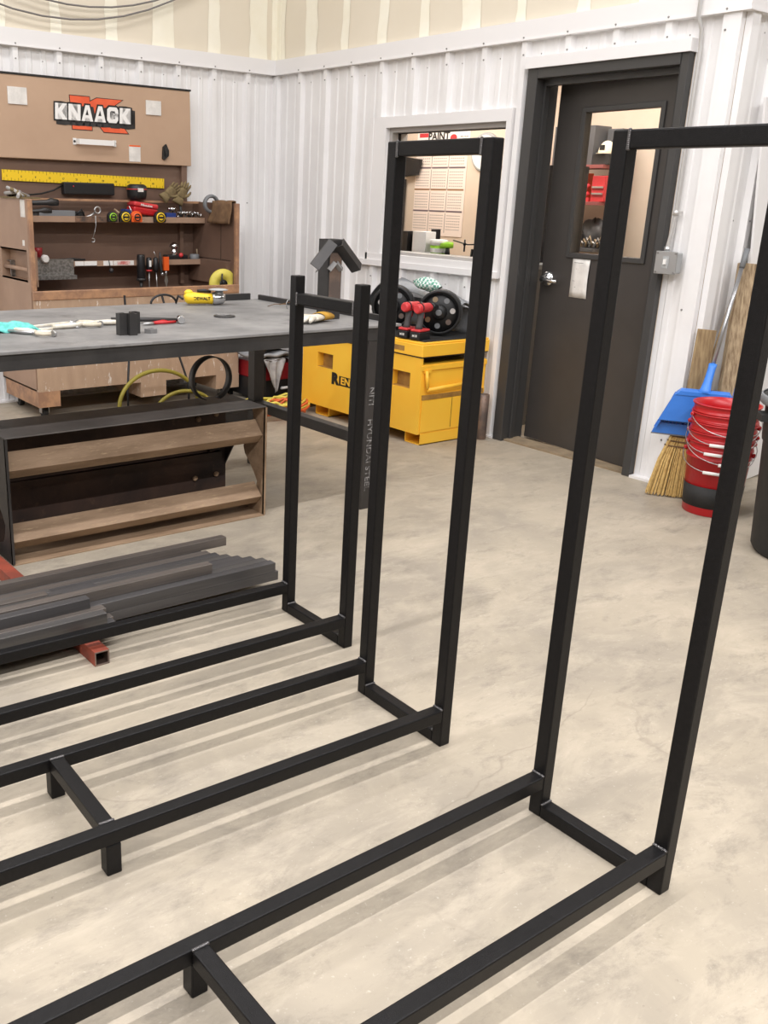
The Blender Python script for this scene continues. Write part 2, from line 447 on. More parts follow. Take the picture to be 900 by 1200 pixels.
# unseen walls that close the shop
struct('wall_front', BX(M_shopdark, (-11, 4.2, -13.1, -13, 0, CEIL)), M_shopdark)
struct('wall_far_left', BX(M_shopdark, (-11.1, -11, -13, .2, 0, CEIL)), M_shopdark)
struct('wall_far_right', BX(M_ceil, (4.2, 4.3, -13, .2, 0, CEIL)), M_ceil)
# office behind the right wall
OX = 1.8
struct('wall_office_back', BX(M_beige, (OX, OX+.1, YC+.12, 1.0, 0, 2.6)), M_beige)
struct('wall_office_left', BX(M_beige, (.15, OX, 1.0, 1.1, 0, 2.6)), M_beige)
struct('ceiling_office', BX(M_ceil, (TH, OX+.1, YC+.12, 1.1, 2.6, 2.65)), M_ceil)
struct('wall_office_side', BX(M_beige, (TH-.1, .15, .15, 1.1, 0, 2.6)), M_beige)

# window_1
w1 = sroot('window_1', (0, (WY0+WY1)/2, WZ0))
b = B()
for q in ((-.036, .0, WY1-.04, WY1+.0, WZ0-.08, WZ1+.07), (-.036, .0, WY0, -1.2, WZ0-.0, WZ1+.07), (-.036, .0, WY1, WY0, WZ1, WZ1+.07)): b.box(*q, M_trim)
b.box(-.05, .0, WY1-.045, -1.12, WZ0-.085, WZ0-.045, M_trim); b.box(-.04, .0, WY1, WY0+.15, WZ0-.06, WZ0+.0, M_trim)
b.box(-.04, -.0, -1.24, -1.2, WZ0-.05, WZ1+.07, M_trim)
struct('outer_trim', b, M_trim, w1)
b = B()
for q in ((.0, TH, WY1, WY1+.03, WZ0, WZ1), (.0, TH, WY0-.03, WY0, WZ0, WZ1), (.0, TH, WY1+.03, WY0-.03, WZ1-.03, WZ1), (.0, TH, WY1+.03, WY0-.03, WZ0, WZ0+.02)): b.box(*q, M_wframe)
struct('window_frame', b, M_wframe, w1)
b = BX(M_ink, (.055, .075, WY1+.03, WY1+.036, WZ0+.02, WZ1-.03), (.055, .075, WY0-.036, WY0-.03, WZ0+.02, WZ1-.03), (.055, .075, WY1+.036, WY0-.036, WZ1-.036, WZ1-.03))
struct('gasket', b, M_ink, w1)
struct('pane', BX(M_glass, (.062, .066, WY1+.036, WY0-.036, WZ0+.021, WZ1-.036)), M_glass, w1)

# door_1
d1 = sroot('door_1', (0, (DY0+DY1)/2, 0))
FX0, FX1 = -.045, TH+.012
b = B()
for y0, y1 in ((-2.66, -2.587), (-3.615, -3.566)): b.box(FX0, FX1-.002, y0, y1, 0, DZ1+.055, M_doorf)
b.box(FX0, FX1, -3.566, -2.66, DZ1, DZ1+.055, M_doorf)
b.box(.02, .055, -2.675, -2.66, 0, DZ1, M_doorf); b.box(.02, .055, -3.566, -2.675, DZ1-.036, DZ1, M_doorf)   # stop
struct('door_frame', b, M_doorf, d1, bevel=.003)
b = BX(M_trim, (-.062, -.0, -3.625, -2.575, DZ1+.055, DZ1+.115)); struct('header_flashing', b, M_trim, d1)
b = BX(M_sand, (-.02, .12, -3.566, -2.66, 0, .012)); struct('threshold', b, M_sand, d1)
b = BX(M_chrome, (.06, .064, -2.6605, -2.6595, .98, 1.08)); b.box(.03, .075, -2.6625, -2.66, .97, 1.09, M_dark)
struct('strike_plate', b, M_dark, d1)
leafT = Matrix.Translation((.06, -3.56, 0)) @ Matrix.Rotation(R(-6.0), 4, 'Z')    # leaf runs along +y from the hinge, thickness +x
b = B(); b.T = leafT
LW, LH, t = .885, 2.122, .045
gy0, gy1, gz0, gz1 = .14, .665, 1.185, 1.955
for q in ((0, t, 0, gy0, .015, LH), (0, t, gy1, LW, .015, LH), (0, t, gy0, gy1, .015, gz0), (0, t, gy0, gy1, gz1, LH)): b.box(*q, M_doorp)
struct('door_leaf', b, M_doorp, d1)
b = B(); b.T = leafT; k = .028
for q in ((-.01, .0, gy0-k, gy0, gz0-k, gz1+k), (-.01, .0, gy1, gy1+k, gz0-k, gz1+k), (-.01, .0, gy0, gy1, gz1, gz1+k), (-.01, .0, gy0, gy1, gz0-k, gz0)): b.box(*q, M_doorf)
struct('window_bead', b, M_doorf, d1, bevel=.003)
b = B(); b.T = leafT; b.box(.02, .025, gy0, gy1, gz0, gz1, M_glass); struct('door_pane', b, M_glass, d1)
b = B(); b.T = leafT
hy = LW-.062; hz = 1.02
b.lathe([(.046, 0), (.046, -.006), (.038, -.016), (.02, -.02), (.017, -.048), (.02, -.054)], (0, hy, hz), M_chrome, 24, 'x')
b.tube([(-.047, hy+.008, hz), (-.054, hy-.03, hz-.002), (-.052, hy-.08, hz-.006), (-.046, hy-.12, hz-.006)], [.016, .014, .012, .01], M_chrome, 12)
struct('door_handle', b, M_chrome, d1)
for hz_ in (.25, 1.05, 1.85):
    b = B(); b.T = leafT; b.cyl((-.006, -.004, hz_-.05), (-.006, -.004, hz_+.05), .008, m=M_doorf, seg=10); struct('hinge', b, M_doorf, d1)

# paper taped to the door
b = B(); b.T = leafT
def pf(u, v): return (-.003-.006*sin(v*pi)*u, .635-.135*u, 1.155-.225*v)
b.grid(pf, 4, 6, M_paper)
for i in range(5): b.box(-.0045, -.004, .54, .62-.02*(i % 3), 1.13-.035*i, 1.132-.035*i, M_inkgrey)
tag(build('paper_notice', b, M_paper, solid=.0008), 'white paper notice taped on the dark door below its glass', 'paper')

# electrical box with conduit
t_ = thing('switch_box', 'grey square electrical switch box on the ribbed wall right of the door', 'switch', (-.04, -3.665, 1.12))
b = BX(M_lgrey, (-.085, -.03, -3.735, -3.62, 1.13, 1.235)); build('box', b, M_lgrey, t_, bevel=.006)
b = BX(M_alum, (-.089, -.085, -3.74, -3.615, 1.125, 1.24)); build('cover', b, M_alum, t_, bevel=.002)
b = B().box(-.104, -.089, -3.684, -3.671, 1.175, 1.2, M_white); b.box(-.092, -.089, -3.695, -3.66, 1.155, 1.215, M_lgrey); build('toggle', b, M_white, t_)
for y, z in ((-3.73, 1.135), (-3.625, 1.23), (-3.73, 1.23), (-3.625, 1.135)): build('screw', B().cyl((-.094, y, z), (-.089, y, z), .005, m=M_screw, seg=8), M_screw, t_)
t_ = thing('conduit_pipe', 'thin galvanised conduit running up the wall beside the door frame', 'pipe', (-.05, -3.66, 1.235))
b = B().tube([(-.055, -3.655, 1.235), (-.055, -3.655, 1.26), (-.05, -3.662, 1.33), (-.045, -3.668, 1.42), (-.045, -3.668, 2.2), (-.05, -3.662, 2.28), (-.075, -3.65, 2.34), (-.075, -3.65, 3.6)], .011, M_conduit, 10)
build('tube', b, M_conduit, t_)
for z in (1.43,):
    b = B().cyl((-.045, -3.668, z-.012), (-.045, -3.668, z+.012), .015, m=M_conduit, seg=12); b.box(-.045, -.033, -3.7, -3.668, z-.008, z+.008, M_conduit); build('strap', b, M_conduit, t_)
b = B().cyl((-.055, -3.655, 1.235), (-.055, -3.655, 1.262), .017, m=M_alum, seg=12); build('connector', b, M_alum, t_)

# cables hung on the drywall above the trim
def sag(p0, p1, d, n=14):
    return [tuple(p0[i]+(p1[i]-p0[i])*k/n-(d*4*(k/n)*(1-k/n) if i == 2 else 0) for i in range(3)) for k in range(n+1)]
for p0, p1, d, lab in (((-3.3, -.05, 3.1), (-.55, -.05, 2.98), .5, 'lower of two thin grey cables sagging across the drywall at upper left'),
                       ((-2.9, -.05, 3.02), (-.6, -.05, 2.96), .36, 'upper of two thin grey cables sagging across the drywall at upper left')):
    tag(build('cable', B().tube(sag(p0, p1, d), .006, M_inkgrey, 8), M_inkgrey), lab, 'cable', 'cables above the left wall trim')

# ------------------------------------------------------------------ welded black frames
W = .0365
def black_frame(label, loc, rot, L, H, hr, mid, crossz):
    t = thing('welded_rack', label, 'metal frame', loc, 'black welded tube frames standing on the floor', local=True, rot=rot)
    x_far = 2*mid-.0
    def bx(name, *q):
        return build(name, BX(M_black, q), M_black, t, bevel=.0035)
    def weld(par, pts):
        b = B()
        for p in pts: b.ball(p, .0042, M_weld, (1, 1, .8), 8, 5)
        build('weld_bead', b, M_weld, par)
    for xa in (0, x_far):
        for k, (ya, yb) in enumerate(((-W, 0), (-L, -(L-W)))):
            p = bx('post', xa, xa+W, ya, yb, 0, H)
            xs = -.002 if xa == 0 else xa+W+.002
            weld(p, [(xs, ya+.004+i*.0036, hr+.001+.001*(i % 2)) for i in range(9)])
            yi = ya-.002 if k == 0 else yb+.002
            weld(p, [(xa+.001, yi, crossz-W+i*.0036) for i in range(11)])
            weld(p, [(xa+.003+i*.0034, yi, W+.001) for i in range(10)])
        bx('top_crossbar', xa, xa+W, -(L-W), -W, crossz-W, crossz)
        bx('base_crossbar', xa, xa+W, -(L-W), -W, 0, W)
    bx('rail', x_far+W, 0, -W, 0, hr-W, hr)
    bx('rail', x_far+W, 0, -L, -(L-W), hr-W, hr)
    m = bx('middle_crossbar', mid, mid+W, -(L-W), -W, hr-W, hr-.0005)
    weld(m, [(mid+.003+i*.0034, -W-.001, hr+.0005) for i in range(10)])
    weld(m, [(mid+.003+i*.0034, -(L-W)+.001, hr+.0005) for i in range(10)])
    bx('leg', mid, mid+W, -W, 0, 0, hr-W); bx('leg', mid, mid+W, -L, -(L-W), 0, hr-W)
    return t
black_frame('short black welded frame nearest the steel table, its crossbar set below the post tops', (-2.766, -4.034, 0), -.0233, .378, 1.211, .1153, -1.35, 1.1555)
black_frame('tall black welded frame in the middle, its posts in front of the office window', (-2.924, -4.661, 0), -.0322, .376, 1.599, .1163, -1.004, 1.599)
black_frame('tall black welded frame on the right, its posts crossing the dark door and red buckets', (-2.954, -5.370, 0), .0, .377, 1.601, .117, -1.0035, 1.601)

# ------------------------------------------------------------------ stack of raw tube and its support
M_tube2 = mat('raw_brown_steel', (112, 104, 98), .36, .3, (88, 82, 77), 4, .35, .7, .1, 100, (126, 108, 88), 6, .6, .78, stretch=(.5, 12, 12))
M_tube3 = mat('raw_dark_steel', (90, 88, 88), .3, .35, (70, 68, 68), 3, .35, .7, .1, 100, (128, 124, 120), 9, .66, .8, stretch=(.5, 12, 12))
TUBE_N = [0]
def tube_bar(label, x0, x1, y0, z0, w=.0365, group='raw square tubes stacked behind the black frames', h=None):
    h = h or w; t = .004
    b = B(); TUBE_N[0] += 1; M_tube = (globals()['M_tube'], M_tube3, M_tube2, globals()['M_tube'], M_tube2, M_tube3, M_tube3)[TUBE_N[0] % 7]
    def ring(x, d): return [b.v((x, y0+d, z0+d)), b.v((x, y0+w-d, z0+d)), b.v((x, y0+w-d, z0+h-d)), b.v((x, y0+d, z0+h-d))]
    o0, o1, i1, i2, i0 = ring(x0, 0), ring(x1, 0), ring(x1, t), ring(x1-.12, t), None
    n = 4
    for k in range(4):
        j = (k+1) % 4
        b.f([o0[k], o0[j], o1[j], o1[k]], M_tube); b.f([o1[k], o1[j], i1[j], i1[k]], M_tube); b.f([i1[k], i1[j], i2[j], i2[k]], M_inner)
    b.f(i2, M_inner); b.f(o0[::-1], M_tube)
    return tag(build('steel_tube', b, M_tube, bevel=.0015), label, 'steel tube', group)
S0, LFT, P = .051, -5.6, .0378
lay = lambda n: S0+.0368*n
yk = lambda k: -3.89+P*k
ends1 = [-2.68, -2.69, -2.70, -2.71, -2.735, -2.72, -2.75, -2.78, -2.80, -2.82]
for k, e in enumerate(ends1):
    tube_bar('grey square steel tube in the bottom layer of the stack, seen among its flat row', LFT, e, yk(k), lay(0))
tube_bar('grey steel tube of the bottom layer jutting out nearest the black frame rail', LFT, -3.395, yk(-1), lay(0))
tube_bar('grey steel tube lying outermost beside the black rail, rusty cut end over the red support', LFT, -3.405, yk(-2)+.001, lay(0))
for k, e, l in ((0, -2.694, 'front tube of the second layer, its end closest to the short black frame'), (1, -2.705, 'second tube from the front in the upper layer, end slightly set back'), (2, -2.735, 'third tube from the front in the upper layer, end stepping back')):
    tube_bar(l, LFT, e, yk(k), lay(1))
for k, e in ((-1, -3.42), (-2, -3.435)):
    tube_bar('short-ended grey tube on the front left edge of the stack, ' + ('inner one of two' if k == -1 else 'outer one of two'), LFT, e, yk(k)+.001, lay(1))
tube_bar('grey tube lying alone along the far edge of the stack', LFT, -2.70, yk(9)+.002, lay(1))
for k, e in ((3, -3.30), (4, -3.36), (5, -3.52)):
    tube_bar('grey tube of the second layer ending short among the %s, left of middle' % {3: 'front rows', 4: 'centre rows', 5: 'rear rows'}[k], LFT, e, yk(k), lay(1))
tube_bar('top layer grey tube on the front edge, its end above the red support', LFT, -3.466, yk(0)-.012, lay(2))
tube_bar('top layer grey tube reaching halfway along the stack', LFT, -2.955, yk(1)-.0, lay(2))
for k, e in ((3, -3.50), (4.2, -3.545)):
    tube_bar('thin flat steel bar lying on top of the stack, ' + ('nearer one with the bright edge' if k == 3 else 'farther one'), LFT, e, yk(k), lay(2), .036, 'raw flat bars on the tube stack', .008)

def support(label, x, y0, y1, w=.052):
    b = B(); t = .006
    def ring(y, d): return [b.v((x+d, y, d)), b.v((x+w-d, y, d)), b.v((x+w-d, y, w-.001-d)), b.v((x+d, y, w-.001-d))]
    o0, o1, i0, i2 = ring(y0, 0), ring(y1, 0), ring(y0, t), ring(y0+.1, t)
    for k in range(4):
        j = (k+1) % 4
        b.f([o0[k], o0[j], o1[j], o1[k]], M_redox); b.f([o0[k], o0[j], i0[j], i0[k]], M_pipe); b.f([i0[k], i0[j], i2[j], i2[k]], M_rustd)
    b.f(i2, M_rustd); b.f(o1, M_redox)
    return tag(build('support_beam', b, M_redox, bevel=.002), label, 'beam')
support('red painted square tube on the floor carrying the left end of the tube stack', -3.535, -4.075, -2.75)
support('red painted square tube on the floor under the far left of the stack', -5.2, -4.05, -3.3)

# ------------------------------------------------------------------ rusty fabricated box section under the table
cx0, cx1, cy0, cy1, cz = -3.44, -2.198, -3.10, -2.79, .535
t_ = thing('steel_trough', 'large rusty steel box section with two angled slats on the floor under the table', 'steel fabrication', ((cx0+cx1)/2, (cy0+cy1)/2, 0))
M_tp = mat('grey_top_plate', (118, 113, 109), .45, .1, (92, 88, 85), 3, .35, .65, .1, 80, (140, 130, 120), 8, .66, .8)
build('top_plate', BX(M_tp, (cx0, cx1, cy0, cy1, cz-.005, cz)), M_tp, t_, bevel=.001)
build('bottom_plate', BX(M_rust, (cx0+.004, cx1, cy0, cy1, 0, .006)), M_rust, t_, bevel=.001)
build('back_plate', BX(M_rustd, (cx0+.006, cx1-.045, cy1-.03, cy1-.024, .006, cz-.006)), M_rustd, t_)
build('back_rib', BX(M_rustd, (cx0+.006, cx1-.08, cy1-.05, cy1-.031, .24, .27)), M_rustd, t_)
def endplate(x, n, flip, m):
    b = B(); out = []
    z0, z1 = .006, cz-.006
    fr = [(cy0, z1)] + [(cy0+.0, z1-(z1-z0)*i/12) for i in range(1, 12)] + [(cy0, z0)]
    bk = [(cy0+d, z) for d, z in ((.26, z0), (.255, .03), (.16, .055), (.10, .075), (.085, .09), (.07, .12), (.06, .16), (.09, .2), (.13, .24), (.17, .275), (.18, .305), (.17, .34), (.13, .38), (.1, .43), (.1, .48), (.11, .505), (.16, .518), (.26, z1))]
    b.prism(fr+bk, 'x', x, x+.006, m)
    b.T = Matrix.Identity(4)
    # bent lip
    b.prism([(cy0-.001, z0), (cy0+.012, z0), (cy0+.012, z1), (cy0-.001, z1)], 'x', x-.004 if flip else x, x+.010, m)
    return build('end_plate', b, m, t_)
endplate(cx1-.006, 0, False, M_rust); endplate(cx0, 0, False, M_blk_steel)
def slat(z0, z1):
    b = B(); x0, x1 = cx0+.01, cx1-.012
    zf = (z0+z1)/2-.02
    # angle: broad face tilted up toward the front, lower flange tucked back under
    b.prism([(cy0+.075, z1), (cy0+.01, z0+.012), (cy0+.05, z0-.03), (cy0+.054, z0-.026), (cy0+.016, z0+.013), (cy0+.079, z1-.004)], 'x', x0, x1, M_rust)
    return build('slat', b, M_rust, t_)
slat(.385, .46); slat(.085, .155)
for x, z in ((-2.30, .455), (-2.40, .44), (-2.30, .155), (-2.42, .15)):
    b = B().lathe([(.013, 0), (.013, -.008), (.007, -.012)], (x, cy1-.031, z), M_rust, 12, 'y'); build('bolt', b, M_rust, t_)
b = B(); b.tube([(-2.36, cy1-.06, .29), (-2.30, cy1-.055, .30), (-2.25, cy1-.05, .335), (-2.22, cy1-.04, .37)], .014, M_rustd, 10); build('bent_lug', b, M_rustd, t_)
build('gusset', B().prism([(cy1-.03, .2), (cy1-.0, .3), (cy1-.03, .4), (cy1-.12, .33)], 'x', cx1-.05, cx1-.044, M_blk_steel), M_blk_steel, t_)
# strip of steel rolled into a ring
b = B(); N = 40; rc = (-2.36, -2.87, cz+.105); r_ = .104
A0, A1 = R(-68), R(250)
ring = []
for i in range(N+1):
    a = A0+(A1-A0)*i/N
    ring.append([b.v((rc[0]+rr*cos(a), rc[1]+yy, rc[2]+rr*sin(a))) for rr, yy in ((r_, -.025), (r_, .025), (r_-.004, .025), (r_-.004, -.025))])
for i in range(N):
    for k in range(4): b.f([ring[i][k], ring[i][(k+1) % 4], ring[i+1][(k+1) % 4], ring[i+1][k]], M_blk_steel, k in (0, 2))
b.f(ring[0], M_blk_steel); b.f(ring[-1], M_blk_steel)
tag(build('steel_ring', b, M_blk_steel), 'open hoop of black steel strip standing on the rusty box section', 'ring')

# ------------------------------------------------------------------ steel welding table
TZ = .9; tx0, tx1, ty0, ty1 = -4.0, -1.555, -3.285, -2.085
t_ = thing('steel_table', 'large grey steel welding table with square tube legs', 'table', (-2.78, -2.68, 0))
build('table_top', BX(M_steel, (tx0, tx1, ty0, ty1, TZ-.012, TZ)), M_steel, t_, bevel=.002)
b = BX(M_dark, (tx0+.01, tx1-.12, ty0+.008, ty0+.018, TZ-.072, TZ-.012), (tx0+.01, tx1-.12, ty0+.018, ty0+.075, TZ-.072, TZ-.064))
build('front_apron', b, M_dark, t_, bevel=.001)
build('side_apron', BX(M_dark, (tx1-.155, tx1-.09, ty0+.08, ty1-.02, TZ-.075, TZ-.012)), M_dark, t_)
build('back_apron', BX(M_dark, (tx0+.01, tx1-.16, ty1-.08, ty1-.02, TZ-.075, TZ-.012)), M_dark, t_)
lw = .064
LX1 = -1.745
for x in (LX1, tx0+.1):
    for y in (-3.275, -2.33):
        build('leg', BX(M_blk_steel, (x, x+lw, y, y+lw, 0, TZ-.072)), M_blk_steel, t_, bevel=.003)
build('side_beam', BX(M_blk_steel, (LX1+.004, LX1+.06, -3.211, -2.33, .318, .372)), M_blk_steel, t_, bevel=.003)
build('side_beam', BX(M_blk_steel, (tx0+.104, tx0+.16, -3.211, -2.33, .318, .372)), M_blk_steel, t_, bevel=.003)
build('back_beam', BX(M_blk_steel, (tx0+.165, LX1, -2.325, -2.27, .318, .372)), M_blk_steel, t_, bevel=.003)
# mill stencil on the near leg, reading downwards, on the -y face
b = B()
Tl = T_facing_my(LX1+lw/2, -3.276, .42, -pi/2)
text_mesh(b, 'HYUNDAI STEEL', T_facing_my(LX1+lw/2, -3.276, .275, -pi/2), .044, M_chalk, .0003, .0004, 1.12)
text_mesh(b, 'NITI', T_facing_my(LX1+lw/2, -3.276, .565, -pi/2), .044, M_chalk, .0002, .0004, 1.1)
build('mill_stencil', b, M_chalk, t_)

# --- things lying on the table
def bar_obj(name, label, q, m, cat='steel bar', **k): return tag(build(name, BX(m, q), m, bevel=.002), label, cat, **k)
bar_obj('steel_bar', 'dark steel flat bar standing on the far table edge behind the grinder', (-1.93, -1.63, -2.11, -2.092, TZ, TZ+.035), M_dark)
bar_obj('steel_bar', 'dark steel bar along the right end of the table, left of the metal birdhouse', (-1.588, -1.568, -3.2, -2.12, TZ, TZ+.028), M_dark)

# birdhouse of square tube with angle iron roof
t_ = thing('metal_birdhouse', 'upright grey square tube with small angle-iron roofs on the table corner', 'sculpture', (-1.75, -2.98, TZ))
bx0, bx1, by0, by1 = -1.80, -1.72, -3.02, -2.94
b = B(); T0 = TZ+.372
for q in ((bx0, bx1, by0, by0+.005), (bx0, bx1, by1-.005, by1), (bx0, bx0+.005, by0+.005, by1-.005), (bx1-.005, bx1, by0+.005, by1-.005)): b.box(*q, TZ, T0, M_dark)
build('body', b, M_dark, t_, bevel=.003)
build('ground_patch', BX(M_pipe, (bx0+.006, bx1-.004, by0-.0008, by0, TZ+.09, TZ+.31)), M_pipe, t_)
def roof_arm(name, p_top, p_bot, w, y, m):
    b = B(); a = Vector((p_top[0], y, p_top[1])); c = Vector((p_bot[0], y, p_bot[1]))
    d = (c-a).normalized(); n = Vector((-d.z, 0, d.x))
    if n.z < 0: n = -n
    s_ = w/math.sqrt(2); Y = Vector((0, 1, 0)); th = .0045
    prof = [Vector((0, 0, 0)), n*s_*.9+Y*s_*.6, n*(s_*.9)+Y*(s_*.6+th*1.4), Y*th*1.5, -n*s_*.5+Y*(s_+th), -n*s_*.5+Y*s_]
    v0 = [b.v(a+q) for q in prof]; v1 = [b.v(c+q) for q in prof]
    n_ = len(prof); b.f(v0, m); b.f(v1[::-1], m)
    for i in range(n_): b.f([v0[i], v0[(i+1) % n_], v1[(i+1) % n_], v1[i]], m)
    return build(name, b, m, t_)
roof_arm('roof_angle', (-1.788, TZ+.348), (-1.893, TZ+.238), .062, by0-.045, M_dark)
roof_arm('roof_angle', (-1.758, TZ+.348), (-1.640, TZ+.232), .062, by0-.045, M_dark)
roof_arm('awning_angle', (-1.765, TZ+.262), (-1.8, TZ+.228), .026, by0-.02, M_steel)
roof_arm('awning_angle', (-1.763, TZ+.262), (-1.73, TZ+.23), .026, by0-.02, M_steel)

# grinder
t_ = thing('angle_grinder', 'yellow angle grinder with grey disc lying at the far side of the table', 'grinder', (-2.0, -2.25, TZ), local=True, rot=R(-24))
t_.scale = (.9, .9, .9)
b = B(); b.tube([(-.135, 0, .036), (-.12, 0, .04), (-.09, 0, .04), (.0, 0, .037), (.03, 0, .036)], [.02, .036, .036, .031, .034], M_pyel, 18, flat=.95)
b.ball((-.11, 0, .07), .024, M_pyel, (1.1, .8, .8)); build('motor_body', b, M_pyel, t_)
b = B(); b.tube([(.03, 0, .036), (.045, 0, .038), (.09, 0, .04), (.105, 0, .04)], [.035, .038, .034, .02], M_chrome, 18); b.cyl((.07, 0, .05), (.07, 0, .082), .026, .022, M_alum); build('gear_head', b, M_chrome, t_)
b = B().lathe([(.055, .086), (.058, .09), (.04, .094), (.012, .095)], (.065, 0, 0), M_lgrey, 24); build('disc', b, M_lgrey, t_)
b = B().tube([(-.06, 0, .08), (-.02, 0, .082), (.02, 0, .076)], [.008, .012, .008], M_plblk, 10); build('paddle_switch', b, M_plblk, t_)
b = B(); text_mesh(b, 'DEWALT', T_facing_my(-.035, -.0345, .04), .024, M_ink, .0008, .0004); build('brand_lettering', b, M_ink, t_)
tag(build('power_cord', B().tube([(-2.12, -2.2, TZ+.03), (-2.13, -2.17, TZ+.045)]+[(-2.2+.075*cos(a), -2.135, TZ+.005+.045*sin(a)) for a in [pi*k/12 for k in range(13)]], .006, M_plblk, 8), M_plblk), 'black cord arching from the grinder toward the shelves', 'cord')

# hammer
t_ = thing('hammer', 'ball peen style steel hammer lying behind the dark tube cluster', 'hammer', (-2.6, -2.79, TZ), local=True, rot=R(-22))
build('handle', B().tube([(-.2, 0, .014), (-.08, 0, .016), (.1, 0, .014)], [.015, .013, .01], M_dark, 12, flat=.8), M_dark, t_)
b = B().tube([(.11, -.045, .018), (.11, -.03, .018), (.11, -.01, .018), (.11, .03, .018), (.11, .05, .018)], [.016, .018, .012, .012, .006], M_chrome, 14); build('head', b, M_chrome, t_)
# pliers
t_ = thing('pliers', 'pair of pliers with red handles beside the hammer on the table', 'pliers', (-2.62, -2.84, TZ), local=True, rot=R(8))
for s in (-1, 1): build('grip', B().tube([(-.02, .004*s, .008), (.04, .02*s, .009), (.09, .016*s, .008)], [.006, .007, .006], M_red, 8), M_red, t_)
build('jaws', B().tube([(-.08, 0, .008), (-.045, 0, .008), (-.015, 0, .008)], [.004, .012, .008], M_alum, 8, flat=.5), M_alum, t_)
# cut square tubes standing on end
for i, (x, y) in enumerate(((-2.925, -3.085), (-2.889, -3.105), (-2.853, -3.06))):
    b = B(); h = .088; w = .034; q = .003
    for s in ((x, x+w, y, y+q), (x, x+w, y+w-q, y+w), (x, x+q, y+q, y+w-q), (x+w-q, x+w, y+q, y+w-q)): b.box(*s, TZ, TZ+h, M_dark)
    tag(build('cut_tube', b, M_dark), ['short upright offcut of dark square tube, leftmost of three on the table', 'short upright offcut of dark square tube, middle of three on the table', 'short upright offcut of dark square tube, rightmost of three and set back'][i], 'tube offcut', 'upright tube offcuts on the table')
b = B().prism([(.018*cos(k*pi/3), .018*sin(k*pi/3)) for k in range(6)], 'z', 0, .02, M_steel)
b = B(); b.T = Matrix.Translation((-2.77, -3.06, TZ))
for k in range(6):
    a0, a1 = k*pi/3, (k+1)*pi/3
    o = [(.03*cos(a0), .03*sin(a0)), (.03*cos(a1), .03*sin(a1)), (.015*cos(a1), .015*sin(a1)), (.015*cos(a0), .015*sin(a0))]
    b.prism(o, 'z', 0, .018, M_steel)
tag(build('hex_nut', b, M_steel), 'large steel hex nut lying right of the upright tube offcuts', 'nut')
b = B().lathe([(.02, 0), (.052, 0), (.052, .006), (.02, .006), (.02, 0)], (-2.19, -2.72, TZ), M_dark, 28, caps=False)
b.lathe([(.012, .006), (.034, .006), (.034, .01), (.012, .01), (.012, .006)], (-2.185, -2.70, TZ), M_steel, 28, caps=False)
tag(build('steel_washer', b, M_dark), 'flat dark steel ring with a smaller ring on it, alone on the table', 'washer')

def clamp(label, x, y, rot, mirror=1, name='locking_clamp'):
    t = thing(name, label, 'clamp', (x, y, TZ), 'pale clamps and wrenches on the table', local=True, rot=rot)
    build('handle', B().tube([(-.12, 0, .012), (-.03, .004*mirror, .014), (.02, .0, .014)], [.009, .011, .008], M_canvas and M_glovew, 8), M_glovew, t)
    build('lever', B().tube([(-.11, -.022*mirror, .01), (-.03, -.016*mirror, .01), (.02, -.004*mirror, .012)], [.006, .008, .006], M_alum, 8), M_alum, t)
    b = B().tube([(.02, 0, .013), (.045, .03*mirror, .013), (.085, .034*mirror, .013), (.1, .01*mirror, .013)], .008, M_glovew, 8)
    b.tube([(.02, -.004, .013), (.05, -.03*mirror, .013), (.085, -.03*mirror, .013), (.1, -.004*mirror, .013)], .007, M_glovew, 8)
    build('jaw', b, M_glovew, t)
    build('pad', B().cyl((.1, .006*mirror, .013), (.1, .016*mirror, .013), .013, m=M_alum, seg=12), M_alum, t)
clamp('C-jaw clamp nearest the table front, partly under the teal cloth', -3.23, -2.92, R(-65))
clamp('pale locking clamp whose jaw opens toward the upright tube offcuts', -2.98, -2.80, R(4), -1)
clamp('pale locking clamp with raised jaw just left of the offcuts', -2.86, -2.76, R(160))
def wrench(label, x, y, rot, L=.17):
    b = B(); b.T = Matrix.Translation((x, y, TZ)) @ Matrix.Rotation(rot, 4, 'Z')
    b.box(-L/2, L/2, -.008, .008, 0, .008, M_glovew)
    b.lathe([(.009, 0), (.017, 0), (.017, .01), (.009, .01), (.009, 0)], (-L/2-.01, 0, 0), M_alum, 16, caps=False)
    b.torus((L/2+.012, 0, .005), .012, .005, M_alum, seg=16, a0=R(50), a1=R(310))
    return tag(build('wrench', b, M_alum, bevel=.001), label, 'wrench', 'pale clamps and wrenches on the table')
wrench('pale flat wrench lying behind the front clamp near the teal cloth', -3.1, -2.80, R(2), .2)
wrench('wrench with dark middle lying farthest back in the row of clamps', -3.06, -2.68, R(18), .22)
b = B(); b.T = Matrix.Translation((-3.26, -2.76, TZ))
b.grid(lambda u, v: (-.1+.2*u+.01*sin(v*9), -.08+.15*v+.01*sin(u*8), .028*sin(pi*u)**.6*sin(pi*v)**.6+.006*sin(u*17+v*6)+.006), 16, 12, M_teal)
tag(build('teal_cloth', b, M_teal, solid=.004), 'teal folded cloth at the left end of the table', 'cloth')

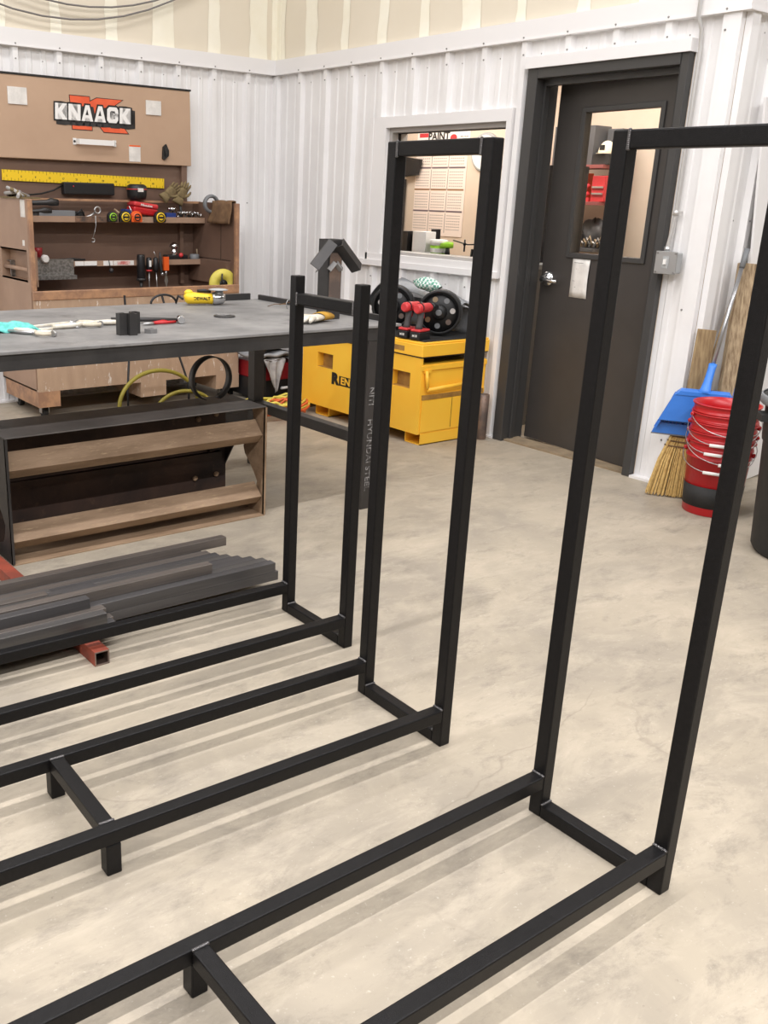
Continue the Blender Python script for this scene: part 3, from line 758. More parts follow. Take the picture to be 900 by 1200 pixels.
def glove(label, T, m, m2=None, cup=0., group=None, cuff=True):
    """work glove: palm, five fingers, cuff; x runs towards the fingertips"""
    m2 = m2 or m; b = B(); b.T = T
    pal = [(-.05, .036), (-.02, .042), (.02, .045), (.04, .042)]
    rings = []
    for x, w in pal:
        rings.append([b.v((x, w*cos(a), .018+.015*sin(a)+cup*.2*abs(x))) for a in [2*pi*k/14 for k in range(14)]])
    for i in range(3): b.ringfaces(rings[i], rings[i+1], m)
    b.f(rings[0][::-1], m); b.f(rings[-1], m)
    for i, (y, L) in enumerate(((-.031, .07), (-.011, .082), (.01, .078), (.03, .058))):
        pts = [(.03, y, .018), (.03+L*.45, y*1.15, .024+cup*.3), (.03+L*.8, y*1.3, .018+cup*.1), (.03+L, y*1.35, .01-cup*.1)]
        b.tube(pts, [.011, .0115, .011, .006], m, 10)
    b.tube([(-.03, -.03, .018), (.0, -.058, .02), (.03, -.068, .014), (.045, -.068, .01)], [.013, .0125, .011, .007], m, 10)
    o = thing('work_glove', label, 'glove', tuple(T.translation), group)
    build('hand', b, m, o)
    if cuff:
        b = B(); b.T = T
        rr = []
        for x, w in ((-.05, .037), (-.08, .044), (-.11, .052)):
            rr.append([b.v((x, w*cos(a), .02+.018*sin(a))) for a in [2*pi*k/14 for k in range(14)]])
        for i in range(2): b.ringfaces(rr[i], rr[i+1], m2)
        build('cuff', b, m2, o, solid=.003)
    return o
TL = Matrix.Translation
RZ = lambda a: Matrix.Rotation(R(a), 4, 'Z'); RX = lambda a: Matrix.Rotation(R(a), 4, 'X'); RY = lambda a: Matrix.Rotation(R(a), 4, 'Y')
glove('white leather work glove with mustard cuff lying on the near right corner of the table', TL((-1.93, -3.08, TZ+.004)) @ RZ(200), M_glovew, M_glovey)
# glasses / wire bits
t_ = thing('safety_glasses', 'wire safety glasses lying near the right end of the table', 'glasses', (-1.66, -2.55, TZ), local=True, rot=R(20))
b = B()
for s in (-1, 1):
    b.torus((.035*s, 0, .022), .024, .002, M_alum, 'y', 18)
build('rim', b, M_alum, t_); b = B()
for s in (-1, 1): b.tube([(.06*s, 0, .025), (.062*s, .07, .02), (.055*s, .12, .004)], .002, M_canvas, 6)
build('temple', b, M_canvas, t_)

# ------------------------------------------------------------------ brown job-site tool chest with raised lid
kx0, kx1, ky0, ky1, kz0, kz1 = -2.352, -.785, -.70, -.05, .19, 1.40
t_ = thing('tool_chest', 'big brown steel tool chest with raised lid and open shelves against the left wall', 'tool chest', (-1.57, -.38, 0))
CH = t_
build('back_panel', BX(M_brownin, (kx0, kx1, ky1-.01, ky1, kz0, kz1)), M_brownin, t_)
# left side, with recessed lift handle
b = BX(M_brown, (kx0, kx0+.012, ky0+.03, ky1, 1.08, kz1), (kx0, kx0+.012, ky0+.03, ky1, kz0, .90), (kx0, kx0+.012, ky0+.03, ky0+.07, .90, 1.08), (kx0, kx0+.012, ky1-.12, ky1, .90, 1.08))
b.box(kx0+.06, kx0+.07, ky0+.07, ky1-.12, .86, 1.08, M_brown); b.box(kx0, kx0+.06, ky0+.07, ky1-.12, .89, .90, M_brown); b.box(kx0, kx0+.06, ky0+.065, ky0+.075, .9, 1.08, M_brown); b.box(kx0, kx0+.06, ky1-.13, ky1-.12, .9, 1.08, M_brown)
b.box(kx0, kx0+.06, ky0+.07, ky1-.12, 1.08, 1.09, M_brown)
side = build('left_side', b, M_brown, t_)
build('lift_handle', B().cyl((kx0-.004+.02, ky0+.075, .965), (kx0+.02, ky1-.13, .965), .013, m=M_brown, seg=12), M_brown, side)
b = BX(M_paper, (kx0-.001, kx0, ky0+.055, ky0+.13, 1.29, 1.395), (kx0-.001, kx0, ky0+.09, ky0+.125, 1.115, 1.15)); build('sticker', b, M_paper, side)
# right side (inner face seen)
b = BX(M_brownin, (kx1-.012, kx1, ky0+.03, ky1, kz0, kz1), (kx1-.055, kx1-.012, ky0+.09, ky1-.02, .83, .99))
rs = build('right_side', b, M_brownin, t_)
b = BX(M_ink, (kx1-.0135, kx1-.012, ky0+.1, ky1-.1, .998, 1.002), (kx1-.0135, kx1-.012, -.47, -.466, 1.0, 1.38)); build('seam', b, M_ink, rs)
# corner posts and lower lip of the front frame
for x0 in (kx0, kx1-.03):
    build('front_post', BX(M_edge, (x0, x0+.03, ky0, ky0+.03, .83, kz1)), M_edge, t_, bevel=.004)
build('front_lip', BX(M_edge, (kx0, kx1, ky0-.005, ky0+.02, .78, .84)), M_edge, t_, bevel=.006)
build('front_lower_panel', BX(M_scratch, (kx0, kx1, ky0, ky0+.01, kz0, .78)), M_scratch, t_)
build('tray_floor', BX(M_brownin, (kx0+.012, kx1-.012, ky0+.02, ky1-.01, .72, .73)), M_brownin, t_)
build('bottom_panel', BX(M_scratch, (kx0, kx1, ky0+.01, ky1, kz0, kz0+.01)), M_scratch, t_)
for x in (kx0, -1.60, -.98):
    build('skid', BX(M_edge if x == kx0 else M_scratch, (x, x+.2 if x > -2 else x+.15, ky0, ky0+.6, .085, kz0)), M_scratch, t_)
SH1Z, SH2Z, SY = 1.29, .978+.012, -.24
s1 = build('shelf', BX(M_brownin, (kx0+.014, kx1-.014, SY, ky1-.012, SH1Z-.04, SH1Z-.034), (kx0+.014, kx1-.014, SY-.002, SY+.002, SH1Z-.04, SH1Z)), M_brown, t_)
s1.data.materials.clear(); s1.data.materials.append(M_brown)
s2 = build('shelf', BX(M_brown, (kx0+.014, kx1-.014, SY, ky1-.012, SH2Z-.038, SH2Z-.032), (kx0+.014, kx1-.014, SY-.002, SY+.002, SH2Z-.038, SH2Z)), M_brown, t_)
b = B()
for x0, x1 in ((-1.855, -1.79), (-1.787, -1.69)): b.box(x0, x1, SY-.004, SY-.002, SH2Z-.032, SH2Z-.002, M_white)
b.box(-1.64, -1.565, SY-.004, SY-.002, SH2Z-.034, SH2Z-.002, M_white); b.box(-1.56, -1.4, SY-.004, SY-.002, SH2Z-.034, SH2Z-.002, M_paper); b.box(-1.53, -1.43, SY-.005, SY-.004, SH2Z-.03, SH2Z-.006, mat('faded_red', (196, 110, 104), .6, 0, (224, 200, 192), 40))
b.box(-1.855, -1.69, SY-.005, SY-.002, SH2Z-.036, SH2Z-.032, M_ink)
build('label_strip', b, M_white, s2)
# smoke stains along the upper shelf lip
b = B().box(-1.84, -1.58, SY-.0035, SY-.002, SH1Z-.039, SH1Z-.001, mat('sooty_paint', (70, 58, 52), .6, 0, (132, 100, 78), 22, .4, .62))
build('soot_patch', b, None, s1)
b = BX(M_edge, (kx0+.25, kx1, ky1-.1, ky1-.085, kz1-.012, kz1+.003)); build('back_ledge', b, M_edge, t_)
build('center_back_rib', BX(M_brownin, (-.93, -.9, ky1-.05, ky1-.01, .8, kz1)), M_brownin, t_)
# caster wheels
for x, y in ((-2.28, -.6), (-2.28, -.17), (-.87, -.6), (-.87, -.17)):
    c = build('caster', BX(M_alum, (x-.028, x-.023, y-.02, y+.02, .03, .085), (x+.023, x+.028, y-.02, y+.02, .03, .085), (x-.03, x+.03, y-.03, y+.03, .078, .085)), M_alum, t_)
    build('wheel', B().lathe([(.034, -.018), (.038, -.012), (.038, .012), (.034, .018)], (x, y, .038), M_rubber, 20, 'x'), M_rubber, c)
# lid
lx0, lx1 = -2.38, -.838
lz0, lz1 = 1.652, 2.165
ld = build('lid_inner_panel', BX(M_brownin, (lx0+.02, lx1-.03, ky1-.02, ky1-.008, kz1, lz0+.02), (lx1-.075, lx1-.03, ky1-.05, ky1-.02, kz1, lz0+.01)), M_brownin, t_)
b = B().prism([(-.115, lz0), (-.10, lz1), (-.062, lz1), (-.062, lz0)], 'x', lx0, lx1, M_brownlid)
lid = build('lid', b, M_brownlid, t_, bevel=.004)
build('lid_top_edge', BX(M_ink, (lx0, lx1+.006, -.105, -.06, lz1, lz1+.012)), M_ink, t_)
def lidy(z): return -.115+.015*(z-lz0)/(lz1-lz0)
LT = lambda x, z: TL((x, lidy(z)-.0012, z)) @ RX(90-1.67)
# logo: orange K with black outline, white block letters with a dark drop shade
b = B()
def poly(b, pts, T, m, d=.0006, z=0):
    b0 = b.T.copy(); b.T = b0 @ T; b.prism(pts, 'z', z, z+d, m); b.T = b0
lcx, lcz = -1.605, 1.945
T = LT(lcx, lcz)
Ko = [(-.19, .155), (-.03, .155), (-.03, .115), (.03, .15), (.245, .15), (.09, .03), (.2, -.02), (.285, -.14), (.08, -.14), (.015, -.05), (-.02, -.075), (-.02, -.13), (-.18, -.13)]
def grow(pts, g):
    n = len(pts); out = []
    for i in range(n):
        p0, p1, p2 = [Vector(pts[j % n]) for j in (i-1, i, i+1)]
        d0, d1 = (p1-p0).normalized(), (p2-p1).normalized()
        n0, n1 = Vector((-d0.y, d0.x)), Vector((-d1.y, d1.x)); q = (n0+n1)
        q = q.normalized()*min(g/max(.35, q.normalized().dot(n0)), g*2.5)
        out.append((p1.x+q.x, p1.y+q.y))
    return out
Ks = [(x*.9-.005, y*.74+.008) for x, y in Ko]
def tri_poly(b, pts, T, m, z):
    bb = bmesh.new(); vs = [bb.verts.new((x, y, 0)) for x, y in pts]; bb.faces.new(vs)
    bmesh.ops.triangulate(bb, faces=bb.faces, ngon_method='EAR_CLIP')
    for f in bb.faces:
        b.f([b.v(T @ Vector((v.co.x, v.co.y, z))) for v in f.verts], m)
    bb.free()
tri_poly(b, grow(Ks, .005), T, M_ink, .0004); tri_poly(b, Ks, T, M_orangebar, .0012)
LET = {'K': [[(0, 0), (.27, 0), (.27, .34), (.62, 0), (1, 0), (.56, .5), (.97, 1), (.6, 1), (.27, .64), (.27, 1), (0, 1)]],
       'N': [[(0, 0), (.26, 0), (.26, .56), (.7, 0), (1, 0), (1, 1), (.74, 1), (.74, .44), (.3, 1), (0, 1)]],
       'A': [[(0, 0), (.27, 0), (.34, .2), (.66, .2), (.73, 0), (1, 0), (.67, 1), (.33, 1)]],
       'C': [[(1, .4), (.72, .4), (.66, .26), (.34, .26), (.28, .34), (.28, .66), (.34, .74), (.66, .74), (.72, .6), (1, .6), (.97, .84), (.82, 1), (.18, 1), (0, .84), (0, .16), (.18, 0), (.82, 0), (.97, .16)]]}
lh, lw_ = .104, .0885
for ox, oz, m, z, g in ((.02, -.02, M_dark, .002, .006), (0, 0, M_ink, .003, .005), (0, 0, M_white, .0045, -.0008)):
    x = -.292
    for ch in 'KNAACK':
        for pl in LET[ch]:
            w = lw_*(1.02 if ch in 'NK' else 1)
            P_ = [(x+u*w+.0+ox+.006*v, (v-.5)*lh+.018+oz) for u, v in pl]
            area = sum(P_[i][0]*P_[(i+1) % len(P_)][1]-P_[(i+1) % len(P_)][0]*P_[i][1] for i in range(len(P_)))
            tri_poly(b, grow(P_, -g if area > 0 else g), T, m, z)
            if ch == 'A' and m is M_white:
                tri_poly(b, [(x+.37*w, .018+(.38-.5)*lh), (x+.63*w, .018+(.38-.5)*lh), (x+.5*w+.003, .018+(.74-.5)*lh)], T, M_ink, z+.0003)
        x += lw_*1.08
build('logo', b, None, lid)
b = BX(M_paper, (-2.215, -2.085, -.1125, -.1045, 1.985, 2.09)); build('paper_label', b, M_paper, lid)
b = BX(M_paper, (-1.205, -1.085, -.1125, -.1045, 1.985, 2.08)); build('paper_label', b, M_paper, lid)
b = BX(M_paper, (-1.35, -1.26, -.1165, -.109, 1.665, 1.775)); b.box(-1.35, -1.26, -.117, -.1165, 1.765, 1.775, M_orange); build('instruction_label', b, M_sand, lid)
b = B(); b.T = TL((-.055, 0, .035)); b.box(-1.695, -1.42, -.15, -.142, 1.725, 1.76, M_white); b.box(-1.72, -1.695, -.118, -.113, 1.722, 1.764, M_white); b.box(-1.42, -1.395, -.118, -.113, 1.722, 1.764, M_white)
b.box(-1.7, -1.692, -.15, -.114, 1.725, 1.76, M_white); b.box(-1.423, -1.415, -.15, -.114, 1.725, 1.76, M_white)
for x in (-1.71, -1.405): b.cyl((x, -.121, 1.743), (x, -.118, 1.743), .008, m=M_ink, seg=10)
build('lid_handle', b, M_white, lid)
b = B(); b.T = TL((-.035, 0, -.005)); b.prism([(-1.035, 1.69), (-1.0, 1.72), (-.998, 1.755), (-1.02, 1.8), (-1.045, 1.78), (-1.052, 1.70)], 'y', -.13, -.113, M_ink)
b.prism([(-1.03, 1.71), (-1.008, 1.735), (-1.02, 1.775), (-1.038, 1.76)], 'y', -.136, -.13, M_plblk); build('padlock_hasp', b, M_ink, lid)

# things stuck on or lying on the chest
b = B(); b.T = TL((-1.665, ky1-.029, 1.534)) @ RY(1.0)
b.box(-.612, .612, -.004, .004, -.034, .034, M_pyel)
for i in range(49):
    x = -.6+i*.025; b.box(x-.001, x+.001, -.0048, -.004, .034-(.022 if i % 4 == 0 else .013), .034, M_ink)
    b.box(x-.001, x+.001, -.0048, -.004, -.034, -.034+(.018 if i % 2 == 0 else .01), M_ink)
for i in range(12): text_mesh(b, str(4*i+1), T_facing_my(-.58+i*.1, -.0046, -.006), .018, M_ink, .0004, .0002)
tag(build('yellow_ruler', b, M_pyel), 'long yellow steel ruler stuck inside the raised brown lid', 'ruler')
t_ = thing('battery_charger', 'flat black charger with a small red light under the yellow ruler', 'charger', (-1.665, -.11, kz1+.02))
build('case', BX(M_plblk, (-1.86, -1.475, -.125, -.068, 1.43, 1.512)), M_plblk, t_, bevel=.008)
build('status_light', B().ball((-1.79, -.126, 1.485), .005, M_tred), M_tred, t_)
build('cord', B().tube([(-1.86, -.1, 1.49), (-1.93, -.11, 1.455), (-2.03, -.13, 1.43), (-2.15, -.18, 1.42), (-2.3, -.25, 1.41)], .006, M_plblk, 8), M_plblk, t_)
t_ = thing('round_speaker', 'round black jobsite speaker with a red band right of the charger', 'speaker', (-1.31, -.11, kz1))
build('body', B().lathe([(.05, 1.404), (.066, 1.412), (.07, 1.44), (.072, 1.47), (.07, 1.5), (.05, 1.512)], (-1.325, -.17, 0), M_plblk, 28), M_plblk, t_)
build('band', B().lathe([(.0725, 1.474), (.0725, 1.48)], (-1.325, -.17, 0), M_tred, 28), M_tred, t_)
build('badge', BX(M_paper, (-1.352, -1.31, -.246, -.2405, 1.46, 1.485)), M_paper, t_)
# gloves over the right shoulder of the chest
t1 = glove('khaki work glove hanging fingers down from the right of the speaker', TL((-1.05, -.17, 1.465)) @ RY(-38) @ RX(70) @ Matrix.Scale(.8, 4), M_khaki, None)
t1.scale = (1, 1, 1)
glove('khaki work glove with dark fingers leaning against the first beside the sockets', TL((-.965, -.19, 1.46)) @ RY(-60) @ RX(70) @ Matrix.Scale(.8, 4), M_khaki, M_khaki)
t_ = thing('canvas_glove', 'brown canvas glove draped over the right side of the chest', 'glove', (kx1, -.52, kz1))
def drape(u, v):
    x = kx1-.006; s = (v-.5)*.32; w = (u-.5)*(.25+.12*(.5-v))
    if s < -.02: return (x-.02+s*.18+.008*sin(u*9), -.50+w+.01*sin(s*30), kz1+.01+s*.95)
    if s > .02: return (x+.02+(s)*.15+.006*sin(u*8), -.50+w, kz1+.01-s*.9)
    return (x+s, -.50+w, kz1+.012+.004*sin(u*12))
build('cloth', B().grid(drape, 14, 16, M_canvas), M_canvas, t_, solid=.008)
tag(build('ear_muff_band', B().torus((kx1-.03, -.36, kz1-.01), .055, .013, M_grey, 'y', 24, flat=1.6), M_grey), 'grey oval strap loop lying against the canvas glove on the chest side', 'strap')
b = B()
for i in range(5):
    b.tube([(kx0+.0+.03*i-.03, -.62+.03*i, kz1+.012), (kx0+.03-.02*i, -.5, kz1+.04+.006*i), (kx0-.02+.02*i, -.38, kz1+.03), (kx0+.05, -.3+.01*i, kz1+.015)], .011, M_khaki if i % 2 else M_rag, 8)
b.box(kx0-.01, kx0+.1, -.66, -.25, kz1-.0, kz1+.01, M_khaki)
tag(build('rope_bundle', b, M_khaki), 'bundle of khaki straps and rope on top of the left chest side', 'rope')
# top shelf
SZ = SH1Z
yS = SY-.004
def tape(label, x, col, case, face, r=.037):
    t = thing('tape_measure', label, 'tape measure', (x, SY-.03, SZ-.036), 'tape measures clipped along the upper shelf')
    b = B().box(x-r*1.05, x+r*1.05, SY-.036, yS, SZ-.036, SZ+.01, case); b.prism([(x+r*1.05*cos(a), SZ-.0+r*sin(a)) for a in [pi*k/10 for k in range(11)]], 'y', SY-.036, yS, case)
    build('case', b, case, t, bevel=.004)
    build('badge', B().lathe([(r*.82, -.0365+SY), (r*.82, SY-.042), (r*.6, SY-.044)], (x, 0, SZ-.002), col, 20, 'y'), col, t)
    b = B(); b.torus((x, SY-.044, SZ-.002), r*.55, .004, face, 'y', 18); b.box(x-.018, x+.018, SY-.047, SY-.044, SZ-.008, SZ+.004, face); build('face_ring', b, face, t)
    return t
tape('lime green tape measure, leftmost on the upper shelf edge', -1.569, M_green, M_plblk, M_ink, .034)
tape('black tape measure with yellow ring, second from left on the upper shelf', -1.471, M_pyel, M_plblk, M_ink, .041)
tape('bright orange tape measure next to the yellow ringed one', -1.382, M_orange, M_orange, M_ink, .04)
tape('black and yellow tape measure under the red case, rightmost on the upper shelf', -1.192, M_pyel, M_plblk, M_ink, .043)
t_ = thing('red_case', 'small red plastic case behind the tape measures', 'case', (-1.28, -.16, SZ))
b = B(); b.T = TL((-1.288, -.17, SZ+.012)) @ RY(7); b.box(-.1, .1, -.06, .06, 0, .05, M_red); build('base', b, M_red, t_, bevel=.012)
b = B(); b.T = TL((-1.288, -.17, SZ+.012)) @ RY(7); b.box(-.1, .1, -.06, .06, .052, .085, M_tred); build('lid', b, M_tred, t_, bevel=.012)
b = B(); b.T = TL((-1.288, -.17, SZ+.012)) @ RY(7); text_mesh(b, 'Milwaukee', T_facing_my(0, -.0615, .066), .022, M_white, .0004, .0003); build('brand_lettering', b, M_white, t_)
bar_obj('blue_box', 'small dark blue box left of the red case', (-1.43, -1.36, -.2, -.12, SZ-.034, SZ+.05), M_dblue, 'box')
bar_obj('grey_organizer', 'grey plastic organizer tray at the left of the upper shelf', (-2.09, -1.83, -.225, -.1, SZ-.034, SZ+.035), M_grey, 'tray')
for i, (x0, x1, y, z, r, lab) in enumerate(((-2.28, -1.93, -.17, .075, .018, 'dark grey torch shaped tool lying across the organizer tray'), (-2.25, -2.0, -.215, .02, .014, 'dark tool handle in front of the organizer tray end'))):
    b = B().tube([(x0, y, SZ+z), (x1-.08, y, SZ+z+.01), (x1-.05, y, SZ+z+.014), (x1, y, SZ+z+.01)], [r*.7, r, r*1.5, r*1.2], M_dark, 12)
    if z > .05: b.box(x0, x0+.05, y-.02, y+.02, SZ-.034, SZ+z, M_dark)
    tag(build('hand_tool', b, M_dark), lab, 'tool')
b = B().box(-1.83, -1.75, -.2, -.13, SZ-.034, SZ+.03, M_dark).tube([(-1.82, -.22, SZ+.01), (-1.78, -.22, SZ+.045), (-1.76, -.22, SZ)], .006, M_plblk, 8)
tag(build('black_clips', b, M_plblk), 'black clips and scraps right of the grey organizer', 'clip')
b = B().torus((-1.655, -.21, SZ+.04), .022, .006, M_alum, 'y', 18).tube([(-1.75, -.2, SZ-.01), (-1.7, -.2, SZ+.005), (-1.668, -.2, SZ+.025)], .008, M_alum, 8)
tag(build('ring_tool', b, M_alum), 'shiny ring ended tool on the upper shelf above the dangling hook', 'tool')
b = B().tube([(-1.69, SY-.008, SZ+.005), (-1.69, SY-.01, SZ-.06), (-1.7, SY-.01, SZ-.1), (-1.715, SY-.012, SZ-.14)], .003, M_alum, 6).torus((-1.717, SY-.012, SZ-.16), .013, .004, M_alum, 'y', 14, R(-30), R(230))
tag(build('hanging_hook', b, M_alum), 'thin wire hook dangling below the upper shelf', 'hook')
b = B().tube([(-1.52, -.2, SZ+.05), (-1.46, -.215, SZ-.0)], [.006, .008], M_wood, 8); tag(build('marking_stick', b, M_wood), 'small tan stick leaning behind the green tape', 'stick')
b = B().tube([(-1.42, -.23, SZ+.075), (-1.395, -.24, SZ+.01)], [.004, .006], M_alum, 8); tag(build('steel_scriber', b, M_alum), 'thin steel scriber leaning in front of the dark blue box', 'scriber')
# sockets
random.seed(3)
for i in range(15):
    x = -1.08+.26*(i/15)+random.uniform(-.008, .008); z = SZ-.01+random.choice((.0, .028, .056))*(1 if i < 11 else .5)+.012
    y = -.235+random.uniform(0, .05); r = random.uniform(.008, .013); a = random.uniform(-1, 1)
    d = Vector((cos(a)*.4, -.9, sin(a)*.4))*.02
    b = B().cyl((x, y, z), (x+d.x, y+d.y, z+d.z), r, m=M_chrome, seg=12); b.cyl((x-d.x, y-d.y, z-d.z), (x, y, z), r*.8, m=M_chrome, seg=12)
    if z > SZ+.012: b.cyl((x, y+.01, SZ-.034), (x, y+.01, z), r*.5, m=M_dark, seg=8)
    tag(build('socket', b, M_chrome), 'small chrome socket in the jumble at the right of the upper shelf', 'socket', 'chrome sockets on the upper shelf')
bar_obj('blue_socket_rail', 'short blue socket rail beside the rightmost tape measure', (-1.12, -1.04, -.235, -.2, SZ-.034, SZ+.03), M_dblue, 'socket rail')
b = B().tube([(-.985, -.21, SZ-.03), (-.98, -.2, SZ+.05), (-.985, -.19, SZ+.12)], .011, M_dark, 10); tag(build('ratchet_handle', b, M_dark), 'dark ratchet handle standing among the sockets below the gloves', 'ratchet')
# lower shelf
SZ2 = SH2Z
b = B().box(kx0+.03, -1.872, SY-.02, SY-.006, .872, SZ2+.01, M_plate); b.box(kx0+.03, -1.865, SY-.05, SY-.02, .872, .9, M_plate); b.box(kx0+.03, -1.872, SY-.02, SY+.05, SZ2+.01, SZ2+.014, M_plate)
tag(build('tread_plate', b, M_plate), 'bent diamond tread plate hooked on the left of the lower shelf', 'plate')
t_ = thing('paint_gun', 'dark red cup with a white cap on the left end of the lower shelf', 'cup', (-2.12, -.25, SZ2+.014))
b = B().lathe([(.026, 0), (.032, .04), (.032, .062)], (-2.12, -.235, SZ2+.03), M_red2, 20); build('cup', b, M_red2, t_)
b = B().lathe([(.02, -.03), (.027, -.02), (.027, .01), (.02, .016)], (-2.085, -.262, SZ2+.02), M_white, 20, 'y'); build('cap', b, M_white, t_)
b = B().tube([(-2.0, -.2, SZ2+.004), (-1.85, -.2, SZ2+.012), (-1.76, -.2, SZ2+.004)], .008, M_dark, 8).box(-1.99, -1.78, -.215, -.185, SZ2-.03, SZ2+.004, M_dark)
tag(build('dark_rod', b, M_dark), 'dark rod lying on the lower shelf behind the white labels', 'rod')
b = B().tube([(-1.6, SY-.01, SZ2+.005), (-1.595, SY-.012, SZ2-.03), (-1.59, SY-.014, SZ2-.055)], .003, M_dark, 6).ball((-1.588, SY-.02, SZ2-.068), .018, M_dark)
tag(build('hanging_plug', b, M_dark), 'small dark plug hanging by its wire between the shelf labels', 'plug')
def hang(label, cat, name, x, parts):
    t = thing(name, label, cat, (x, SY-.03, SZ2-.2), 'tools hanging from the lower shelf')
    for nm, b_, m_ in parts: build(nm, b_, m_, t)
y_ = SY-.032
hang('thick black handled tool, leftmost of those hanging from the lower shelf', 'tool', 'hanging_tool', -1.357, [
    ('grip', B().lathe([(.025, -.13), (.031, -.12), (.029, .03), (.026, .04)], (-1.357, y_, SZ2), M_plblk, 18), M_plblk), ('collar', B().lathe([(.034, -.145), (.034, -.125)], (-1.357, y_, SZ2), M_dark, 18), M_dark), ('shaft', B().tube([(-1.357, y_, SZ2-.14), (-1.36, y_, SZ2-.24)], [.014, .01], M_dark, 12), M_dark)])
hang('black screwdriver with white and red grip among the hanging tools', 'screwdriver', 'screwdriver', -1.292, [
    ('grip', B().lathe([(.016, -.07), (.02, -.06), (.02, .012), (.012, .02)], (-1.292, y_, SZ2), M_plblk, 14), M_plblk), ('inset', BX(M_white, (-1.3, -1.284, y_-.0215, y_-.018, SZ2-.045, SZ2-.0)), M_white), ('ring', B().lathe([(.022, -.078), (.022, -.068)], (-1.292, y_, SZ2), M_tred, 14), M_tred), ('shaft', B().cyl((-1.292, y_, SZ2-.24), (-1.292, y_, SZ2-.07), .0045, m=M_alum, seg=8), M_alum)])
hang('black handled pick with hooked tip above, middle of the hanging tools', 'pick', 'hook_pick', -1.236, [
    ('grip', B().lathe([(.014, -.085), (.021, -.06), (.019, .012), (.01, .02)], (-1.236, y_, SZ2), M_plblk, 14), M_plblk), ('hook', B().tube([(-1.236, y_, SZ2+.015), (-1.24, y_, SZ2+.04), (-1.25, y_, SZ2+.06)], .003, M_alum, 6), M_alum), ('shaft', B().cyl((-1.225, y_, SZ2-.24), (-1.234, y_, SZ2-.08), .005, m=M_alum, seg=8), M_alum)])
hang('steel drill bit style tool between the pick and the orange grip', 'tool', 'steel_bit', -1.198, [
    ('body', B().tube([(-1.2, y_, SZ2+.055), (-1.199, y_, SZ2+.02), (-1.198, y_, SZ2-.03), (-1.19, y_, SZ2-.08), (-1.182, y_, SZ2-.1)], [.005, .009, .014, .01, .012], M_dark, 12), M_dark), ('chuck', B().ball((-1.183, y_, SZ2-.1), .014, M_alum), M_alum)])
hang('orange handled scraper, rightmost of the tools on the lower shelf', 'scraper', 'orange_scraper', -1.15, [
    ('grip', BX(M_orange, (-1.172, -1.132, y_-.012, y_+.012, SZ2-.075, SZ2+.022)), M_orange), ('ferrule', B().cyl((-1.152, y_, SZ2-.11), (-1.152, y_, SZ2-.075), .009, m=M_alum, seg=10), M_alum), ('blade', B().prism([(-1.158, SZ2-.11), (-1.146, SZ2-.11), (-1.136, SZ2-.15), (-1.15, SZ2-.2), (-1.166, SZ2-.15)], 'y', y_-.002, y_+.002, M_alum), M_alum)])
t_ = thing('spray_torch', 'silver canister torch with a red knob standing on the lower shelf', 'torch', (-1.035, -.2, SZ2))
build('head', B().lathe([(.036, .085), (.04, .09), (.03, .108), (.01, .12)], (-1.04, -.2, SZ2), M_chrome, 20), M_chrome, t_)
build('canister', B().lathe([(.022, .025), (.024, .03), (.024, .085)], (-1.04, -.2, SZ2), M_chrome, 20), M_chrome, t_)
build('base', B().box(-1.115, -.94, -.235, -.15, SZ2-.032, SZ2+.03, M_plblk), M_plblk, t_, bevel=.008); build('knob', B().ball((-1.005, -.24, SZ2+.03), .017, M_tred), M_tred, t_)
b = B().lathe([(.036, -.032), (.036, .028), (.03, .034)], (-.865, -.2, SZ2), M_grey, 20).tube([(-.84, -.2, SZ2+.02), (-.845, -.2, SZ2+.07)], .006, M_sand, 8)
tag(build('small_tin', b, M_grey), 'small grey tin at the right end of the lower shelf', 'tin')
# yellow abrasive roll on edge in the chest
t_ = thing('yellow_disc_roll', 'pale yellow round disc with a black hub behind the grinder', 'disc', (-1.02, -.66, .84), local=True)
t_.rotation_euler = (R(0), 0, R(-14)); t_.location = (-.862, -.60, .732)
build('disc', B().lathe([(.03, -.016), (.102, -.016), (.106, 0), (.102, .016), (.03, .016), (.03, -.016)], (0, 0, .107), M_yell2, 32, 'y', caps=False), M_yell2, t_)
build('hub', B().lathe([(.006, -.02), (.03, -.018), (.03, .018), (.006, .02)], (0, 0, .107), M_plblk, 20, 'y'), M_plblk, t_)
build('arbor', B().cyl((-.015, -.02, .08), (-.015, -.03, .18), .006, m=M_dark, seg=10), M_dark, t_)

# ------------------------------------------------------------------ yellow job box
jx0, jx1, jy0, jy1 = -.62, -.048, -2.48, -1.28
t_ = thing('yellow_job_box', 'yellow steel job box on skids under the office window', 'job box', ((jx0+jx1)/2, -1.9, 0))
JB = t_
zb, zt, zl = .072, .555, .64
b = B()
b.box(jx0+.012, jx1, jy0+.004, jy1, zb, zt-.05, M_yel)
# long front face with two recessed pockets, opening towards -x
pk = [(-1.40, -1.55), (-2.25, -2.40)]
pz0, pz1 = .345, .445
ys = [jy1, -1.45, -1.62, -2.215, -2.385, jy0]
for (a, c) in ((jy1, -1.45), (-1.62, -2.215), (-2.385, jy0)): b.box(jx0, jx0+.012, c, a, zb, zt, M_yel)
for (a, c) in ((-1.45, -1.62), (-2.215, -2.385)): b.box(jx0, jx0+.012, c, a, zb, pz0, M_yel); b.box(jx0, jx0+.012, c, a, pz1, zt, M_yel)
bd = build('body', b, M_yel, t_)
